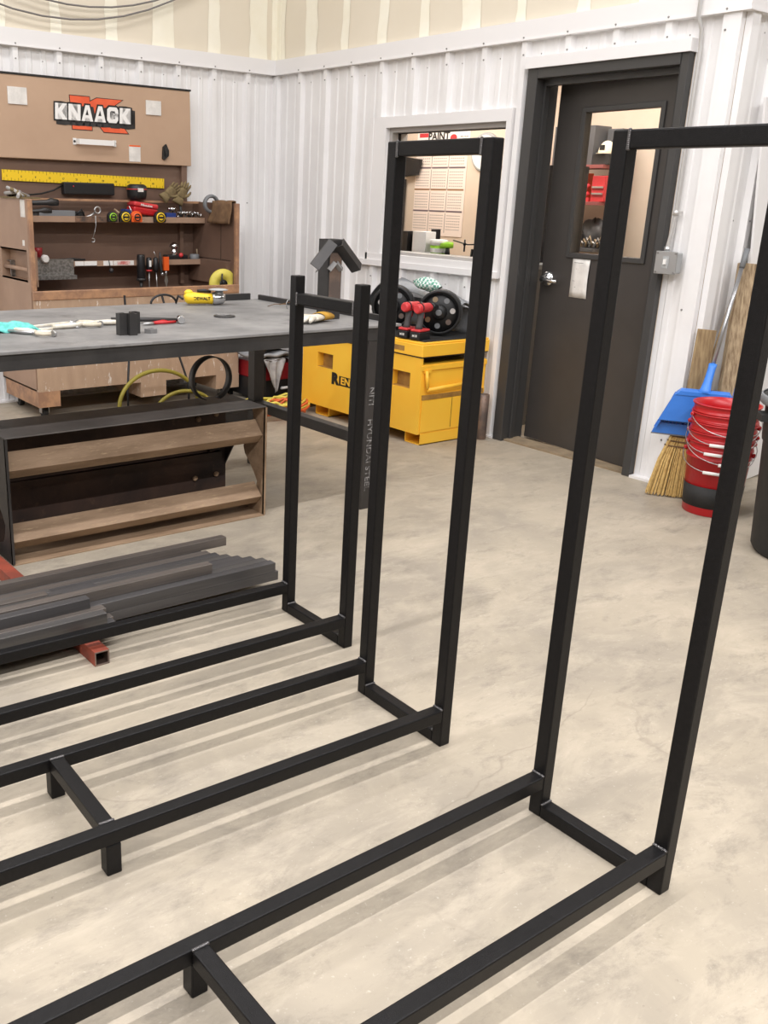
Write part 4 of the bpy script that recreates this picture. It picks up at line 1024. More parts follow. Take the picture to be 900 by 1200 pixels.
# cut the pocket volumes out of the body with a boolean
cb = B()
for (a, c) in ((-1.45, -1.62), (-2.215, -2.385)): cb.box(jx0-.02, jx0+.055, c, a, pz0, pz1, M_yel)
me = bpy.data.meshes.new('cut'); bmesh.ops.recalc_face_normals(cb.bm, faces=cb.bm.faces); bmesh.ops.translate(cb.bm, verts=cb.bm.verts, vec=-Vector(t_.location)); cb.bm.to_mesh(me); co = bpy.data.objects.new('cut', me); COL.objects.link(co); co.location = t_.location
me2_src = bd
md = bd.modifiers.new('bool', 'BOOLEAN'); md.object = co; md.operation = 'DIFFERENCE'; md.solver = 'EXACT'
bpy.context.view_layer.update()
dg = bpy.context.evaluated_depsgraph_get(); nm = bpy.data.meshes.new_from_object(bd.evaluated_get(dg)); bd.modifiers.clear(); bd.data = nm
bpy.data.objects.remove(co)
for (a, c) in ((-1.45, -1.62), (-2.215, -2.385)):
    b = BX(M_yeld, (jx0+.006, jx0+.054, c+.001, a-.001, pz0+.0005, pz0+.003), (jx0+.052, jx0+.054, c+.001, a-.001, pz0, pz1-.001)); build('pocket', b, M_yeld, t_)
b = BX(M_yel, (jx0-.012, jx1, jy0-.012, jy1+.01, zt, zl-.012)); b.box(jx0-.004, jx1-.0, jy0-.004, jy1+.004, zl-.012, zl, M_yel)
build('lid', b, M_yel, t_, bevel=.004)
build('lid_seam', BX(M_ink, (jx0-.003, jx1, jy0-.003, jy1, zt-.008, zt-.0005)), M_ink, t_)
b = BX(M_yeld, (jx0-.0135, jx0-.012, -2.33, -2.21, zt+.02, zt+.05)); build('lid_latch_plate', b, M_yeld, t_)
# end face: recessed frame with drop handle
b = BX(M_yel, (jx0+.04, jx1, jy0-.002, jy0+.004, .29, .32), (jx0, jx1, jy0-.006, jy0+.004, .47, .5))
b.box(jx0+.02, jx1-.01, jy0-.003, jy0+.004, zb+.01, .285, M_yel); build('end_panel', b, M_yel, t_, bevel=.002)
b = BX(M_yeld, (jx0+.02, jx1-.01, jy0-.0025, jy0+.003, .287, .318)); build('worn_band', b, M_yeld, t_)
b = B().tube([(jx0+.035, jy0-.012, .47), (jx0+.04, jy0-.022, .36)], .011, M_yel, 10).tube([(jx0+.04, jy0-.024, .355), (jx1-.1, jy0-.024, .372)], .012, M_yel, 12).tube([(jx1-.1, jy0-.022, .372), (jx1-.1, jy0-.01, .47)], .011, M_yel, 10)
b.box(jx0+.022, jx0+.075, jy0-.012, jy0, .455, .478, M_yel); build('end_handle', b, M_yel, t_)
b = BX(M_ink, (jx0+.28, jx0+.283, jy0-.0045, jy0-.003, zb+.02, .285)); build('end_seam', b, M_ink, t_)
# skids
for x in (jx0+.0,):
    pass
for (a, c) in ((jy0, jy0+.14), (jy1-.28, jy1-.13)):
    b = BX(M_yel, (jx0+.03, jx1, a, a+.006, 0, zb), (jx0+.03, jx1, c-.006, c, 0, zb), (jx0+.03, jx1, a, c, 0, .006)); build('skid', b, M_yel, t_)
b = B()
text_mesh(b, 'R', T_facing_mx(jx0-.0012, -1.650, .285), .1, M_ink, .007, .0005, 1.15)
b.T = Matrix.Identity(4); b.box(jx0-.0008, jx0, -1.97, -1.695, .25, .315, M_ink); text_mesh(b, 'ENTAL', T_facing_mx(jx0-.0016, -1.832, .282), .066, M_yel, .002, .0005, 1.2)
build('lettering', b, M_ink, t_)
build('top_mat', BX(M_rubber, (jx0+.03, jx1-.02, jy0+.02, jy1-.02, zl, zl+.006)), M_rubber, t_)
ZJ = zl+.006

# black drilled disc wheels lying against the wall on the job box
M_wblk = mat('wheel_black', (17, 17, 18), .5)
def wheel(label, c, r, rot):
    t = thing('wheel_reel', label, 'wheel', (c[0], c[1], ZJ), 'black drilled disc wheels on the yellow box', local=True, rot=rot)
    zc = r+.012
    b = B().lathe([(r*.9, -.04), (r, -.045), (r+.004, -.036), (r+.004, .04), (r, .05), (r*.84, .045)], (0, 0, zc), M_wblk, 36, 'x', caps=False); b.lathe([(r*.84, -.045), (r*.84, .045)], (0, 0, zc), M_wblk, 36, 'x', caps=False); build('rim', b, M_wblk, t)
    b = B().lathe([(.02, -.06), (.045, -.055), (.05, -.03), (.05, .03), (.02, .05)], (0, 0, zc), M_wblk, 24, 'x'); build('hub', b, M_wblk, t)
    build('face_plate', B().lathe([(.03, -.034), (r*.88, -.034), (r*.9, -.02), (.03, -.02)], (0, 0, zc), M_wblk, 36, 'x'), M_wblk, t)
    for k in range(7):
        a = 2*pi*k/7+.3; m = (M_rag, M_sand, M_grey, M_rag, M_pipe, M_grey, M_canvas)[k]
        build('opening', B().lathe([(.0175, -.0345), (.0175, -.036)], (0, r*.62*cos(a), zc+r*.62*sin(a)), m, 14, 'x'), m, t)
    build('hub_cap', B().lathe([(.016, -.064), (.02, -.06), (.02, -.055)], (0, 0, zc), M_grey, 16, 'x'), M_grey, t)
    return t
wheel('black drilled disc wheel at the right on the yellow box, its face fully seen', (-.32, -2.42+.12, 0), .135, R(38))
wheel('black drilled disc wheel behind the two red impact tools on the yellow box', (-.38, -1.93, 0), .135, R(38))
b = B()
def tarp(u, v):
    y = -1.45-.95*u; x = -.25+.19*v
    z = ZJ+.268+.028*sin(u*5+1)+.012*sin(u*14+v*5)+.02*sin(v*6)-.03*(1-v)**2-(.06*(u-.75)/.25 if u > .75 else 0)-(.2*(.2-u)/.2 if u < .2 else 0)
    return (x, y, z)
b.grid(tarp, 34, 14, M_tarp)
# a few folds hanging down at the wall side
b.grid(lambda u, v: (-.06+.015*sin(u*20), -1.45-.95*u, ZJ+(.19-.03*u)*(1-v)+.0), 34, 5, M_tarp)
tag(build('grey_tarp', b, M_tarp, solid=.005), 'rumpled grey tarp draped over the black wheels', 'tarp')
b = B()
def towel(u, v):
    a = 2*pi*u; rr = .05*sin(pi*min(max(v, .03), .97))**.45*(1+.1*sin(a*3+v*8))
    return (-.28+.9*rr*cos(a), -2.02-.22*v-.02*sin(a), ZJ+.315+.8*rr*sin(a)-.03*v)
M_check = mat('mint_check_cloth', (222, 236, 228), .85); nt = M_check.node_tree
ck = nt.nodes.new('ShaderNodeTexChecker'); ck.inputs['Scale'].default_value = 60; ck.inputs['Color1'].default_value = lin((226, 236, 230)); ck.inputs['Color2'].default_value = lin((96, 158, 138))
tcn = nt.nodes.new('ShaderNodeTexCoord'); nt.links.new(tcn.outputs['Object'], ck.inputs['Vector']); nt.links.new(ck.outputs['Color'], nt.nodes['Principled BSDF'].inputs['Base Color'])
b.grid(towel, 18, 16, M_check); tag(build('checked_cloth', b, M_check), 'mint and white checked cloth bunched on top of the grey tarp', 'cloth')

M_gripg = mat('grip_grey', (72, 70, 70), .7)
def impact(label, x, y, rot):
    t = thing('impact_driver', label, 'power tool', (x, y, ZJ), 'red cordless impact tools on the yellow box', local=True, rot=rot)
    b = B().tube([(.09, 0, .185), (.07, 0, .188), (-.02, 0, .188), (-.05, 0, .186), (-.062, 0, .186)], [.02, .028, .03, .03, .022], M_tred, 16); b.tube([(-.02, 0, .19), (-.03, 0, .19)], .0312, M_plblk, 16)
    build('motor_housing', b, M_tred, t)
    build('nose', B().lathe([(.024, .09), (.026, .1), (.02, .13), (.012, .15), (.01, .165)], (0, 0, .186), M_plblk, 16, 'x'), M_plblk, t)
    build('grip', B().tube([(-.01, 0, .165), (-.012, 0, .12), (-.02, 0, .08), (-.024, 0, .06)], [.021, .019, .02, .025], M_gripg, 14), M_gripg, t)
    build('trigger', B().box(.008, .02, -.008, .008, .125, .155, M_tred), M_tred, t, bevel=.003)
    build('base', B().box(-.06, .05, -.036, .036, .048, .064, M_tred), M_tred, t, bevel=.006)
    build('battery', B().box(-.064, .056, -.038, .038, 0, .047, M_plblk), M_plblk, t, bevel=.006)
    b = B(); b.T = RZ(180); text_mesh(b, 'Milwaukee', T_facing_my(0, -.0385, .05), .016, M_white, .0003, .0003); b.T = Matrix.Identity(4); text_mesh(b, 'M18', T_facing_mx(-.0645, 0, .024), .02, M_white, .0004, .0003); build('lettering', b, M_white, t)
    return t
impact('red and black cordless impact tool, left one in front of the wheels', -.555, -2.275, R(8))
impact('red and black cordless impact tool, right one in front of the wheels', -.545, -2.372, R(12))
b = B().tube([(-.6, -2.02, ZJ+.03), (-.6, -2.1, ZJ+.03), (-.595, -2.14, ZJ+.03)], [.012, .014, .008], M_lgrey, 10).box(-.61, -.58, -2.06, -2.04, ZJ, ZJ+.025, M_lgrey)
tag(build('grey_nozzle', b, M_lgrey), 'pale grey nozzle at the left of the red impact tools', 'nozzle')

# rusty pipe upright by the door
b = B().lathe([(.034, 0), (.036, .002), (.036, .29), (.034, .292), (.03, .292), (.03, .01)], (-.115, -2.545, 0), M_pipe, 24)
tag(build('steel_pipe', b, M_pipe), 'short rusty steel pipe standing upright between yellow box and door', 'pipe')

# ------------------------------------------------------------------ red tool trolley, rags and cords in the corner
t_ = thing('red_tool_trolley', 'low red and black tool trolley in the corner behind the table leg', 'trolley', (-.7, -.75, 0))
build('red_drawer', BX(M_red2, (-.75, -.30, -.98, -.6, .17, .29)), M_red2, t_, bevel=.004)
build('side_panel', BX(M_red2, (-.42, -.385, -1.0, -.5, .02, .32)), M_red2, t_, bevel=.004)
build('black_base', BX(M_plblk, (-.76, -.35, -.97, -.55, .03, .17)), M_plblk, t_)
build('top_tray', BX(M_plblk, (-.77, -.3, -1.0, -.5, .405, .43), (-.77, -.3, -1.0, -.5, .455, .475)), M_plblk, t_)
for q in ((-.77, -.74, -.56, -.53, 0, .405), (-.33, -.3, -.56, -.53, 0, .405), (-.77, -.74, -1.0, -.97, 0, .405)): build('upright', BX(M_plblk, q), M_plblk, t_)
build('white_handle', B().cyl((-.60, -1.0, .11), (-.5, -1.0, .11), .01, m=M_white, seg=10), M_white, t_)
def rag(name, label, x0, x1, y, zt, zb_, m, taper=.3):
    b = B()
    def f(u, v):
        w = 1-(1-taper)*v**1.3; xc = (x0+x1)/2
        return (xc+(u-.5)*(x1-x0)*w, y-.02-.018*sin(u*16+v*3)*(1-.4*v)-.02*v, zt+(zb_-zt)*v*(1-.25*abs(u-.5)*2))
    b.grid(f, 24, 12, m)
    b.grid(lambda u, v: (x0+(x1-x0)*u, y-.02+.22*v, zt+.006*sin(u*12+v*7)+.014*sin(pi*v)), 20, 6, m)
    return tag(build(name, b, m, solid=.005), label, 'cloth')
rag('grey_rag', 'light grey rag hanging to a point over the red trolley front', -.77, -.58, -1.0, .325, .085, M_rag, .18)
rag('blue_grey_rag', 'blue grey stained rag hanging at the right of the trolley', -.54, -.43, -1.0, .315, .13, M_lgrey, .7)
b = B(); b.grid(lambda u, v: (-.80+.40*u, -1.02+.42*v, .345+.022*sin(u*4)+.012*sin(u*13+v*9)), 20, 10, M_tarp); tag(build('grey_cover', b, M_tarp, solid=.02), 'thick grey folded cover on top of the red trolley drawer', 'cover')
b = B(); b.T = TL((-.60, -1.14, .0)) @ RZ(6)
b.grid(lambda u, v: (-.2+.4*u, -.1+.2*v, .04+.04*sin(pi*min(1, u*1.1))*sin(pi*v)+.02*u), 16, 10, M_sand); b.grid(lambda u, v: (-.2+.4*u, -.1, v*(.04+.02*u)), 16, 3, M_sand); b.grid(lambda u, v: (-.2, -.1+.2*u, v*.04), 6, 3, M_sand)
tag(build('burlap_sack', b, M_sand, solid=.006), 'flat tan sack lying on the floor before the red trolley', 'sack')
random.seed(11)
for i, (m, lab) in enumerate(((M_cordor, 'orange extension cord piled in loops on the floor by the trolley'), (M_yell2, 'pale yellow cord looped under the orange one'))):
    b = B(); pts = []
    for k in range(90):
        a = k*.42; rr = .13+.05*sin(k*.31+i); pts.append((-.90+rr*1.5*cos(a)+.06*i, -1.36+.07*i+rr*.9*sin(a), .02+.04*i*0+.012*(k % 7)/2+.01*i+.0006*k))
    b.tube(pts, .009, m, 6); tag(build('extension_cord', b, m), lab, 'cord')
# hose and cables below the chest
b = B(); N = 40
pts = [(-1.60+.34*cos(R(190-5.2*k)), -1.05+.004*k, .03+.29*sin(R(180-4.97*k))+.0) for k in range(37)]
b.tube(pts, .014, M_hose, 10)
tag(build('yellow_hose', b, M_hose), 'big arching yellow air hose on the floor under the brown chest', 'hose')
pts = [(-1.5+.24*cos(R(185-5*k)), -1.15, .02+.18*sin(R(180-5*k))) for k in range(37)]
tag(build('yellow_hose', B().tube(pts, .013, M_hose, 10), M_hose), 'smaller inner loop of yellow hose behind the steel hoop', 'hose')
for i, (a, c, lab) in enumerate((((-1.74, -.76, .80), (-1.83, -.95, .02), 'left of two black cords hanging down the chest front'), ((-1.46, -.76, .80), (-1.36, -.95, .02), 'right of two black cords hanging down the chest front'))):
    pts = [a, tuple((a[j]+c[j])/2+(.02 if j == 0 else 0) for j in range(3)), (c[0], c[1], .2), c]
    tag(build('hanging_cord', B().tube(pts, .008, M_plblk, 8), M_plblk), lab, 'cord', 'black cords on the chest front')
bar_obj('black_floor_case', 'low black case on the floor in front of the brown chest', (-2.3, -1.2, -1.5, -1.22, 0, .11), M_plblk, 'case')
bar_obj('yellow_level', 'short yellow level lying on the floor right of the hose', (-1.22, -.9, -1.3, -1.25, .0, .06), M_pyel, 'level')

# ------------------------------------------------------------------ broom, dustpan, boards, buckets, bin
t_ = thing('broom', 'straw corn broom standing on its bristles at the wall corner', 'broom', (-.17, -3.98, 0))
b = B(); random.seed(5)
top = Vector((-.07, -3.932, .355)); ax = Vector((.56, -.83, 0)).normalized()
for i in range(340):
    u = random.uniform(-1, 1); w = random.uniform(-1, 1)
    p0 = top+ax*u*.055+Vector((-.83, -.56, 0))*w*.018
    p1 = Vector((-.165, -3.985, .004+abs(random.gauss(0, .006))))+ax*u*.15+Vector((-.83, -.56, 0))*w*.03
    mid = p0.lerp(p1, .5)+ax*u*.012
    b.tube([p0, mid, p1], [.0032, .003, .0022], M_straw, 4, cap=False)
build('bristles', b, M_straw, t_)
b = B()
for z, hw in ((.31, .073), (.285, .082), (.26, .092)):
    f = (.36-z)/.36; c = top.lerp(Vector((-.165, -3.985, 0)), f); c.z = z
    b.tube([c+ax*hw*cos(a)+Vector((-.83, -.56, 0))*.028*sin(a) for a in [2*pi*k/20 for k in range(21)]], .0035, M_canvas, 6)
build('stitching', b, M_canvas, t_)
build('shoulder', B().tube([tuple(top+Vector((-.005, 0, -.02))), tuple(top+Vector((.03, .0, .03))), tuple(top+Vector((.06, .003, .1)))], [.045, .032, .014], M_straw, 14), M_straw, t_)
build('handle', B().cyl(tuple(top+Vector((.058, .003, .09))), (.235, -3.908, 1.12), .008, m=M_ply, seg=12), M_alum, t_)
# dustpan
t_ = thing('dustpan', 'bright blue upright dustpan with a grey metal handle leaning over the broom', 'dustpan', (-.12, -4.05, .33))
pv = [(-.215, -4.0), (-.28, -3.985)]
b = B()
# local frame: e1 along the pan's width (towards camera right), e2 up the pan
e1 = Vector((.50, -.866, 0)); e2 = Vector((.012, -.05, .217)).normalized(); nrm = e1.cross(e2).normalized()
o = Vector((-.1, -3.962, .352))
if nrm.dot(Vector((-4.67+.1, -6.64+4.0, 1))) < 0: nrm = -nrm
def dp(u, v, d=0): return tuple(o+e1*u+e2*v+nrm*d)
def slab(b, pts, d0, d1, m):
    lo = [b.v(dp(u, v, d0)) for u, v in pts]; hi = [b.v(dp(u, v, d1)) for u, v in pts]
    b.f(lo[::-1], m); b.f(hi, m)
    for i in range(len(pts)): b.f([lo[i], lo[(i+1) % len(pts)], hi[(i+1) % len(pts)], hi[i]], m)
slab(b, [(-.172, .0), (.172, 0), (.135, .2), (.115, .225), (-.115, .225), (-.135, .2)], -.004, .0, M_blue)
slab(b, [(-.135, .2), (.135, .2), (.115, .225), (-.115, .225)], -.0, .06, M_blue)
slab(b, [(-.165, .0), (-.158, .0), (-.125, .215), (-.135, .2)], 0, .05, M_blue); slab(b, [(.158, .0), (.165, .0), (.135, .2), (.125, .215)], 0, .05, M_blue)
slab(b, [(-.165, .055), (.165, .055), (.135, .2), (.115, .225), (-.115, .225), (-.135, .2)], .05, .056, M_blue)
build('pan', b, M_blue, t_, bevel=.004)
b = B(); slab(b, [(-.172, -.03), (.172, -.03), (.166, .03), (-.166, .03)], .0, .012, M_blue); slab(b, [(-.174, -.036), (.174, -.036), (.174, -.03), (-.174, -.03)], .0, .016, M_grey); build('lip', b, M_blue, t_, bevel=.002)
b = B()
for i in range(16): slab(b, [(-.15+i*.0195, .035), (-.147+i*.0195, .035), (-.147+i*.0195, .062), (-.15+i*.0195, .062)], .013, .05, M_dblue)
build('comb_teeth', b, M_dblue, t_)
hb = Vector(dp(.0, .215, .028)); ht = Vector((.165, -3.955, 1.19))
hd = (ht-hb).normalized()
build('socket', B().tube([tuple(hb-hd*.01), tuple(hb+hd*.02), tuple(hb+hd*.06), tuple(hb+hd*.13), tuple(hb+hd*.155)], [.045, .026, .021, .0195, .021], M_blue, 16, flat=.8), M_blue, t_)
build('handle', B().cyl(tuple(hb+hd*.15), tuple(ht), .0105, m=M_handle, seg=14), M_handle, t_)
build('grip', B().cyl(tuple(ht-hd*.02), tuple(ht+hd*.08), .014, m=M_grey, seg=14), M_grey, t_)

def board(name, label, p0, p1, w, th, m, wd=Vector((.85, -.5, 0)), cat='board', m2=None, split=None):
    """leaning board: p0 foot centre, p1 top centre, w width along wd, th thickness"""
    p0, p1 = Vector(p0), Vector(p1); up = (p1-p0).normalized(); e = (wd-up*wd.dot(up)).normalized(); n = e.cross(up).normalized()
    b = B()
    segs = [(0, 1, m)] if split is None else [(0, split, m), (split, 1, m2)]
    for a, c, mm in segs:
        q0 = p0.lerp(p1, a); q1 = p0.lerp(p1, c)
        vs = [b.v(q+e*w/2*sx+n*th/2*sy) for q in (q0, q1) for sx, sy in ((-1, -1), (1, -1), (1, 1), (-1, 1))]
        for f in ((0, 1, 2, 3), (7, 6, 5, 4), (0, 4, 5, 1), (1, 5, 6, 2), (2, 6, 7, 3), (3, 7, 4, 0)): b.f([vs[i] for i in f], mm)
    return tag(build(name, b, m, bevel=.002), label, cat)
board('wooden_board', 'weathered wooden board leaning on the wall behind the dustpan handle', (.07, -4.06, .005), (.245, -3.945, 1.19), .11, .035, M_wood)
board('plywood_strip', 'narrow brown board leaning left of the weathered board', (-.085, -3.945, .005), (.02, -3.905, .86), .1, .014, M_ply)
board('yellow_board', 'yellow board with a white upper part leaning behind the buckets', (.27, -4.05, .005), (.36, -3.935, 1.25), .13, .018, M_yboard, m2=M_trim, split=.64)
board('leaning_sheet', 'tall white sheet panel leaning against the wall past the corner', (.56, -4.0, .005), (.40, -3.905, 2.0), .42, .012, M_trim, wd=Vector((1, 0, 0)), cat='panel')

# nested red buckets
BCX, BCY = -.217, -4.214
def bucket(label, z, first, hang_a):
    t = thing('red_bucket', label, 'bucket', (BCX, BCY, z), 'nested red plastic buckets', local=True)
    H = .37
    prof = [(.128, 0), (.131, .004), (.147, H-.085), (.1535, H-.083), (.1535, H-.078), (.148, H-.076), (.149, H-.045), (.155, H-.043), (.155, H-.038), (.150, H-.036), (.151, H-.008), (.158, H-.006), (.158, H), (.148, H), (.1465, H-.05), (.128, .006), (.02, .006)]
    b = B().lathe(prof, (0, 0, 0), M_red, 40); build('shell', b, M_red, t)
    if first:
        b = B().lathe([(.1352, .042), (.1410, .148)], (0, 0, 0), M_rubber, 40, caps=False); build('black_band', b, M_rubber, t, solid=.002)
    # wire bail drooping on the camera side
    pa = hang_a; zc = H-.06; pts = []
    for k in range(21):
        s = k/20; a = pa-pi/2*1.0+pi*s; rr = .162+.018*sin(pi*s)
        pts.append((rr*cos(a), rr*sin(a), zc-.075*sin(pi*s)))
    hnd = build('bail', B().tube(pts, .0022, M_alum, 6), M_alum, t)
    c = Vector(pts[10]); a = pa
    build('bail_grip', B().cyl(tuple(c+Vector((-sin(a), cos(a), 0))*.04), tuple(c-Vector((-sin(a), cos(a), 0))*.04), .008, m=M_white, seg=10), M_white, hnd)
    for s in (-1, 1):
        a = pa+s*pi/2; build('bail_ear', B().lathe([(.014, -.004), (.014, .008), (.006, .01)], (0, 0, 0), M_red, 10, 'x').bm and B().ball((.157*cos(a), .157*sin(a), zc), .012, M_red), M_red, t)
    return t
labs = ['red bucket with a black band at the bottom of the nested stack', 'second red bucket from the bottom of the stack', 'third red bucket from the bottom of the stack', 'fourth red bucket from the bottom of the stack', 'red bucket next to the top of the nested stack', 'topmost red bucket of the nested stack, open mouth showing']
aview = math.atan2(-6.64+4.2, -4.67+.2)
for i in range(5):
    bucket(labs[i if i < 4 else 5], .046*i, i == 0, aview+[-.1, .25, -.15, -.05, .35, .1][i])

# rubbish bin at the frame edge
t_ = thing('trash_can', 'large black round rubbish bin at the right edge', 'bin', (-.44, -4.82, 0), local=True)
b = B().lathe([(.215, 0), (.225, .01), (.235, .03), (.262, .5), (.268, .505), (.27, .52), (.278, .66), (.292, .665), (.292, .70), (.27, .70), (.225, .03), (.02, .03)], (0, 0, 0), M_rubber, 44); build('body', b, M_rubber, t_)
b = B().lathe([(.294, .665), (.302, .672), (.302, .70), (.294, .705)], (0, 0, 0), M_grey, 44, caps=False); build('rim', b, M_grey, t_, solid=.004)
for a in (aview+pi/2+.3, aview-pi/2+.3):
    b = B(); b.T = RZ(math.degrees(a)); b.box(.27, .315, -.05, .05, .6, .63, M_rubber); build('side_handle', b, M_rubber, t_)
t_ = thing('red_floor_jack', 'low red and black jack on the floor between buckets and bin', 'jack', (.12, -4.52, 0))
build('red_body', BX(M_tred, (-.05, .3, -4.56, -4.44, .14, .2)), M_tred, t_, bevel=.006)
build('black_base', BX(M_plblk, (-.06, .32, -4.58, -4.42, .02, .14), (-.02, .26, -4.55, -4.45, .2, .42)), M_plblk, t_, bevel=.006)
build('wheel', B().lathe([(.03, -.01), (.03, .01)], (0, -4.59, .03), M_rubber, 16, 'y'), M_rubber, t_)
b = B().lathe([(.16, 0), (.17, .02), (.17, .5), (.15, .52)], (.28, -4.75, .02), M_yboard, 24); b.lathe([(.165, -.02), (.165, 0)], (.28, -4.75, .02), M_plblk, 24)
tag(build('yellow_drum', b, M_yboard), 'yellow container partly seen behind the rubbish bin', 'drum')

# ------------------------------------------------------------------ office interior
t_ = thing('wall_calendar', 'large paper year calendar headed PAINT on the office back wall', 'calendar', (OX, -.07, 1.15))
build('sheet', BX(M_cal, (OX-.006, OX-.001, -.385, .26, 1.15, 1.93)), M_cal, t_)
b = BX(M_white, (OX-.007, OX-.001, -.40, .26, 1.93, 2.14))
b.box(OX-.0075, OX-.007, .12, .235, 2.0, 2.035, M_tred); b.box(OX-.0075, OX-.007, -.24, .12, 1.932, 1.955, M_tred)
b.ball((OX-.007, -.2, 1.99), .035, M_tred, (.02, 1.2, .8))
text_mesh(b, 'PAINT', T_facing_mx(OX-.0075, -.015, 2.003), .092, M_ink, .003, .0004, 1.05)
text_mesh(b, 'SPECTRUM', T_facing_mx(OX-.0075, -.04, 2.09), .075, M_ink, .001, .0004, 1.1)
text_mesh(b, 'SPECTRUM', T_facing_mx(OX-.0075, -.33, 1.995), .018, M_ink, 0, .0004, 1.1)
build('header', b, M_white, t_)
b = B()
Mb = mat('calendar_brown', (150, 112, 78), .8); Mv = mat('calendar_grey', (112, 98, 104), .8)
for r in range(4):
    for c in range(3):
        yc = .16-.215*c; zc = 1.825-.187*r
        if r < 3:
            b.box(OX-.0072, OX-.006, yc-.1, yc+.1, zc-.092, zc-.078, Mb if r == 1 else Mv)
        for k in range(6):
            for j in range(7): b.box(OX-.0068, OX-.006, yc-.078+j*.025, yc-.066+j*.025, zc+.062-k*.024, zc+.069-k*.024, M_inkgrey)
        if c < 2: b.box(OX-.007, OX-.006, yc-.11, yc-.106, zc-.085, zc+.085, M_ink)
build('month_grid', b, M_inkgrey, t_)
# counter behind the window and what stands on it
t_ = thing('office_counter', 'grey office counter just behind the window glass', 'counter', (.42, -1.9, 0))
build('top', BX(M_grey, (.16, .62, -2.44, -1.2, 1.045, 1.078)), M_grey, t_, bevel=.003)
build('cabinet', BX(M_shelfm, (.17, .6, -2.42, -1.22, .0, 1.045)), M_shelfm, t_)
CZ = 1.078
bar_obj('white_carton', 'plain white upright carton on the office counter', (.24, .34, -1.545, -1.41, CZ, 1.245), M_white, 'carton')
t_ = thing('green_tub', 'lime green tub with a white lid on the office counter', 'tub', (.3, -1.6, CZ))
build('body', B().lathe([(.052, 0), (.06, .08)], (.30, -1.62, CZ), M_green, 24), M_green, t_); build('lid', B().lathe([(.064, .08), (.064, .115), (.055, .118)], (.30, -1.62, CZ), M_white, 24), M_white, t_)
build('label', B().lathe([(.0575, .03), (.0595, .06)], (.30, -1.62, CZ), M_white, 24, caps=False), M_white, t_)
t_ = thing('green_drill', 'small lime and black hand drill standing right of the green tub', 'power tool', (.3, -1.71, CZ))
build('grip', B().tube([(.3, -1.71, CZ), (.3, -1.71, CZ+.07)], [.022, .014], M_plblk, 12), M_plblk, t_); build('head', B().tube([(.25, -1.69, CZ+.085), (.3, -1.71, CZ+.085), (.33, -1.73, CZ+.085)], [.012, .024, .02], M_green, 12), M_green, t_)
b = BX(M_plblk, (.34, .42, -1.37, -1.3, CZ, 1.22), (.3, .4, -1.29, -1.24, CZ, 1.24), (.4, .46, -1.47, -1.43, CZ, 1.26)); tag(build('black_boxes', b, M_plblk, bevel=.003), 'black desk organizer at the left of the office counter', 'organizer')
t_ = thing('model_drone', 'small black twin-arm device with pink parts at the right of the office counter', 'device', (.3, -1.95, CZ))
b = B().tube([(.3, -1.76, CZ+.12), (.3, -1.9, CZ+.098), (.3, -2.0, CZ+.105)], .005, M_plblk, 6).tube([(.3, -1.87, CZ+.13), (.3, -1.87, CZ+.05)], .006, M_plblk, 6).ball((.3, -1.87, CZ+.1), .012, M_plblk).tube([(.3, -1.95, CZ+.07), (.3, -1.94, CZ), (.3, -2.03, CZ)], .012, M_plblk, 8); build('arms', b, M_plblk, t_)
b = B().ball((.3, -2.0, CZ+.085), .03, mat('pink_plastic', (206, 120, 124), .5), (.6, 1.4, .9)).ball((.3, -1.98, CZ+.06), .018, M_plblk); build('core', b, None, t_)
# dark monitor and cabinet left of the calendar
t_ = thing('wall_monitor', 'black tilted monitor on the office wall left of the calendar', 'monitor', (OX-.1, .4, 1.7))
b = B().prism([(.39, 1.84), (.147, 1.81), (.19, 1.677), (.36, 1.66)], 'x', OX-.06, OX-.03, M_plblk); build('screen', b, M_plblk, t_, bevel=.004); build('bracket', BX(M_plblk, (OX-.035, OX-.001, .24, .3, 1.72, 1.77)), M_plblk, t_)
bar_obj('dark_cabinet', 'tall dark cabinet in the office, left of the calendar', (OX-.45, OX-.02, .36, .9, 0, 1.64), M_dark, 'cabinet')
t_ = thing('office_fan', 'grey round fan head in the office near the right window edge', 'fan', (1.0, -1.46, 0))
b = B()
for k in range(9): b.torus((1.0, -1.46, 1.45), .025+.015*k, .003, M_grey, 'x', 28)
for k in range(16): a = 2*pi*k/16; b.tube([(.97, -1.46, 1.45), (.985, -1.46+.08*cos(a), 1.45+.08*sin(a)), (1.0, -1.46+.145*cos(a), 1.45+.145*sin(a))], .003, M_grey, 5)
build('guard', b, M_grey, t_)
b = B()
for k in range(4): b.T = TL((1.02, -1.46, 1.45)) @ Matrix.Rotation(k*pi/2, 4, 'X'); b.prism([(-.03, .02), (.03, .02), (.06, .12), (-.04, .125)], 'x', -.002, .002, M_shelfm)
b.T = Matrix.Identity(4); b.cyl((1.0, -1.46, 1.45), (1.12, -1.46, 1.45), .045, m=M_grey); build('blades', b, M_grey, t_)
b = B().cyl((1.06, -1.46, 0.02), (1.06, -1.46, 1.45), .015, m=M_grey).lathe([(.2, 0), (.2, .015), (.03, .03)], (1.06, -1.46, 0), M_grey, 28); build('stand', b, M_grey, t_)
t_ = thing('wall_clock', 'round pale clock on the office wall right of the calendar', 'clock', (OX, -.6, 1.85))
build('case', B().lathe([(.15, OX-.03), (.16, OX-.02), (.16, OX-.002)], (0, -.60, 1.86), M_lgrey, 32, 'x'), M_lgrey, t_)
build('face', B().lathe([(.14, OX-.032), (.14, OX-.031)], (0, -.60, 1.86), M_white, 32, 'x'), M_white, t_)
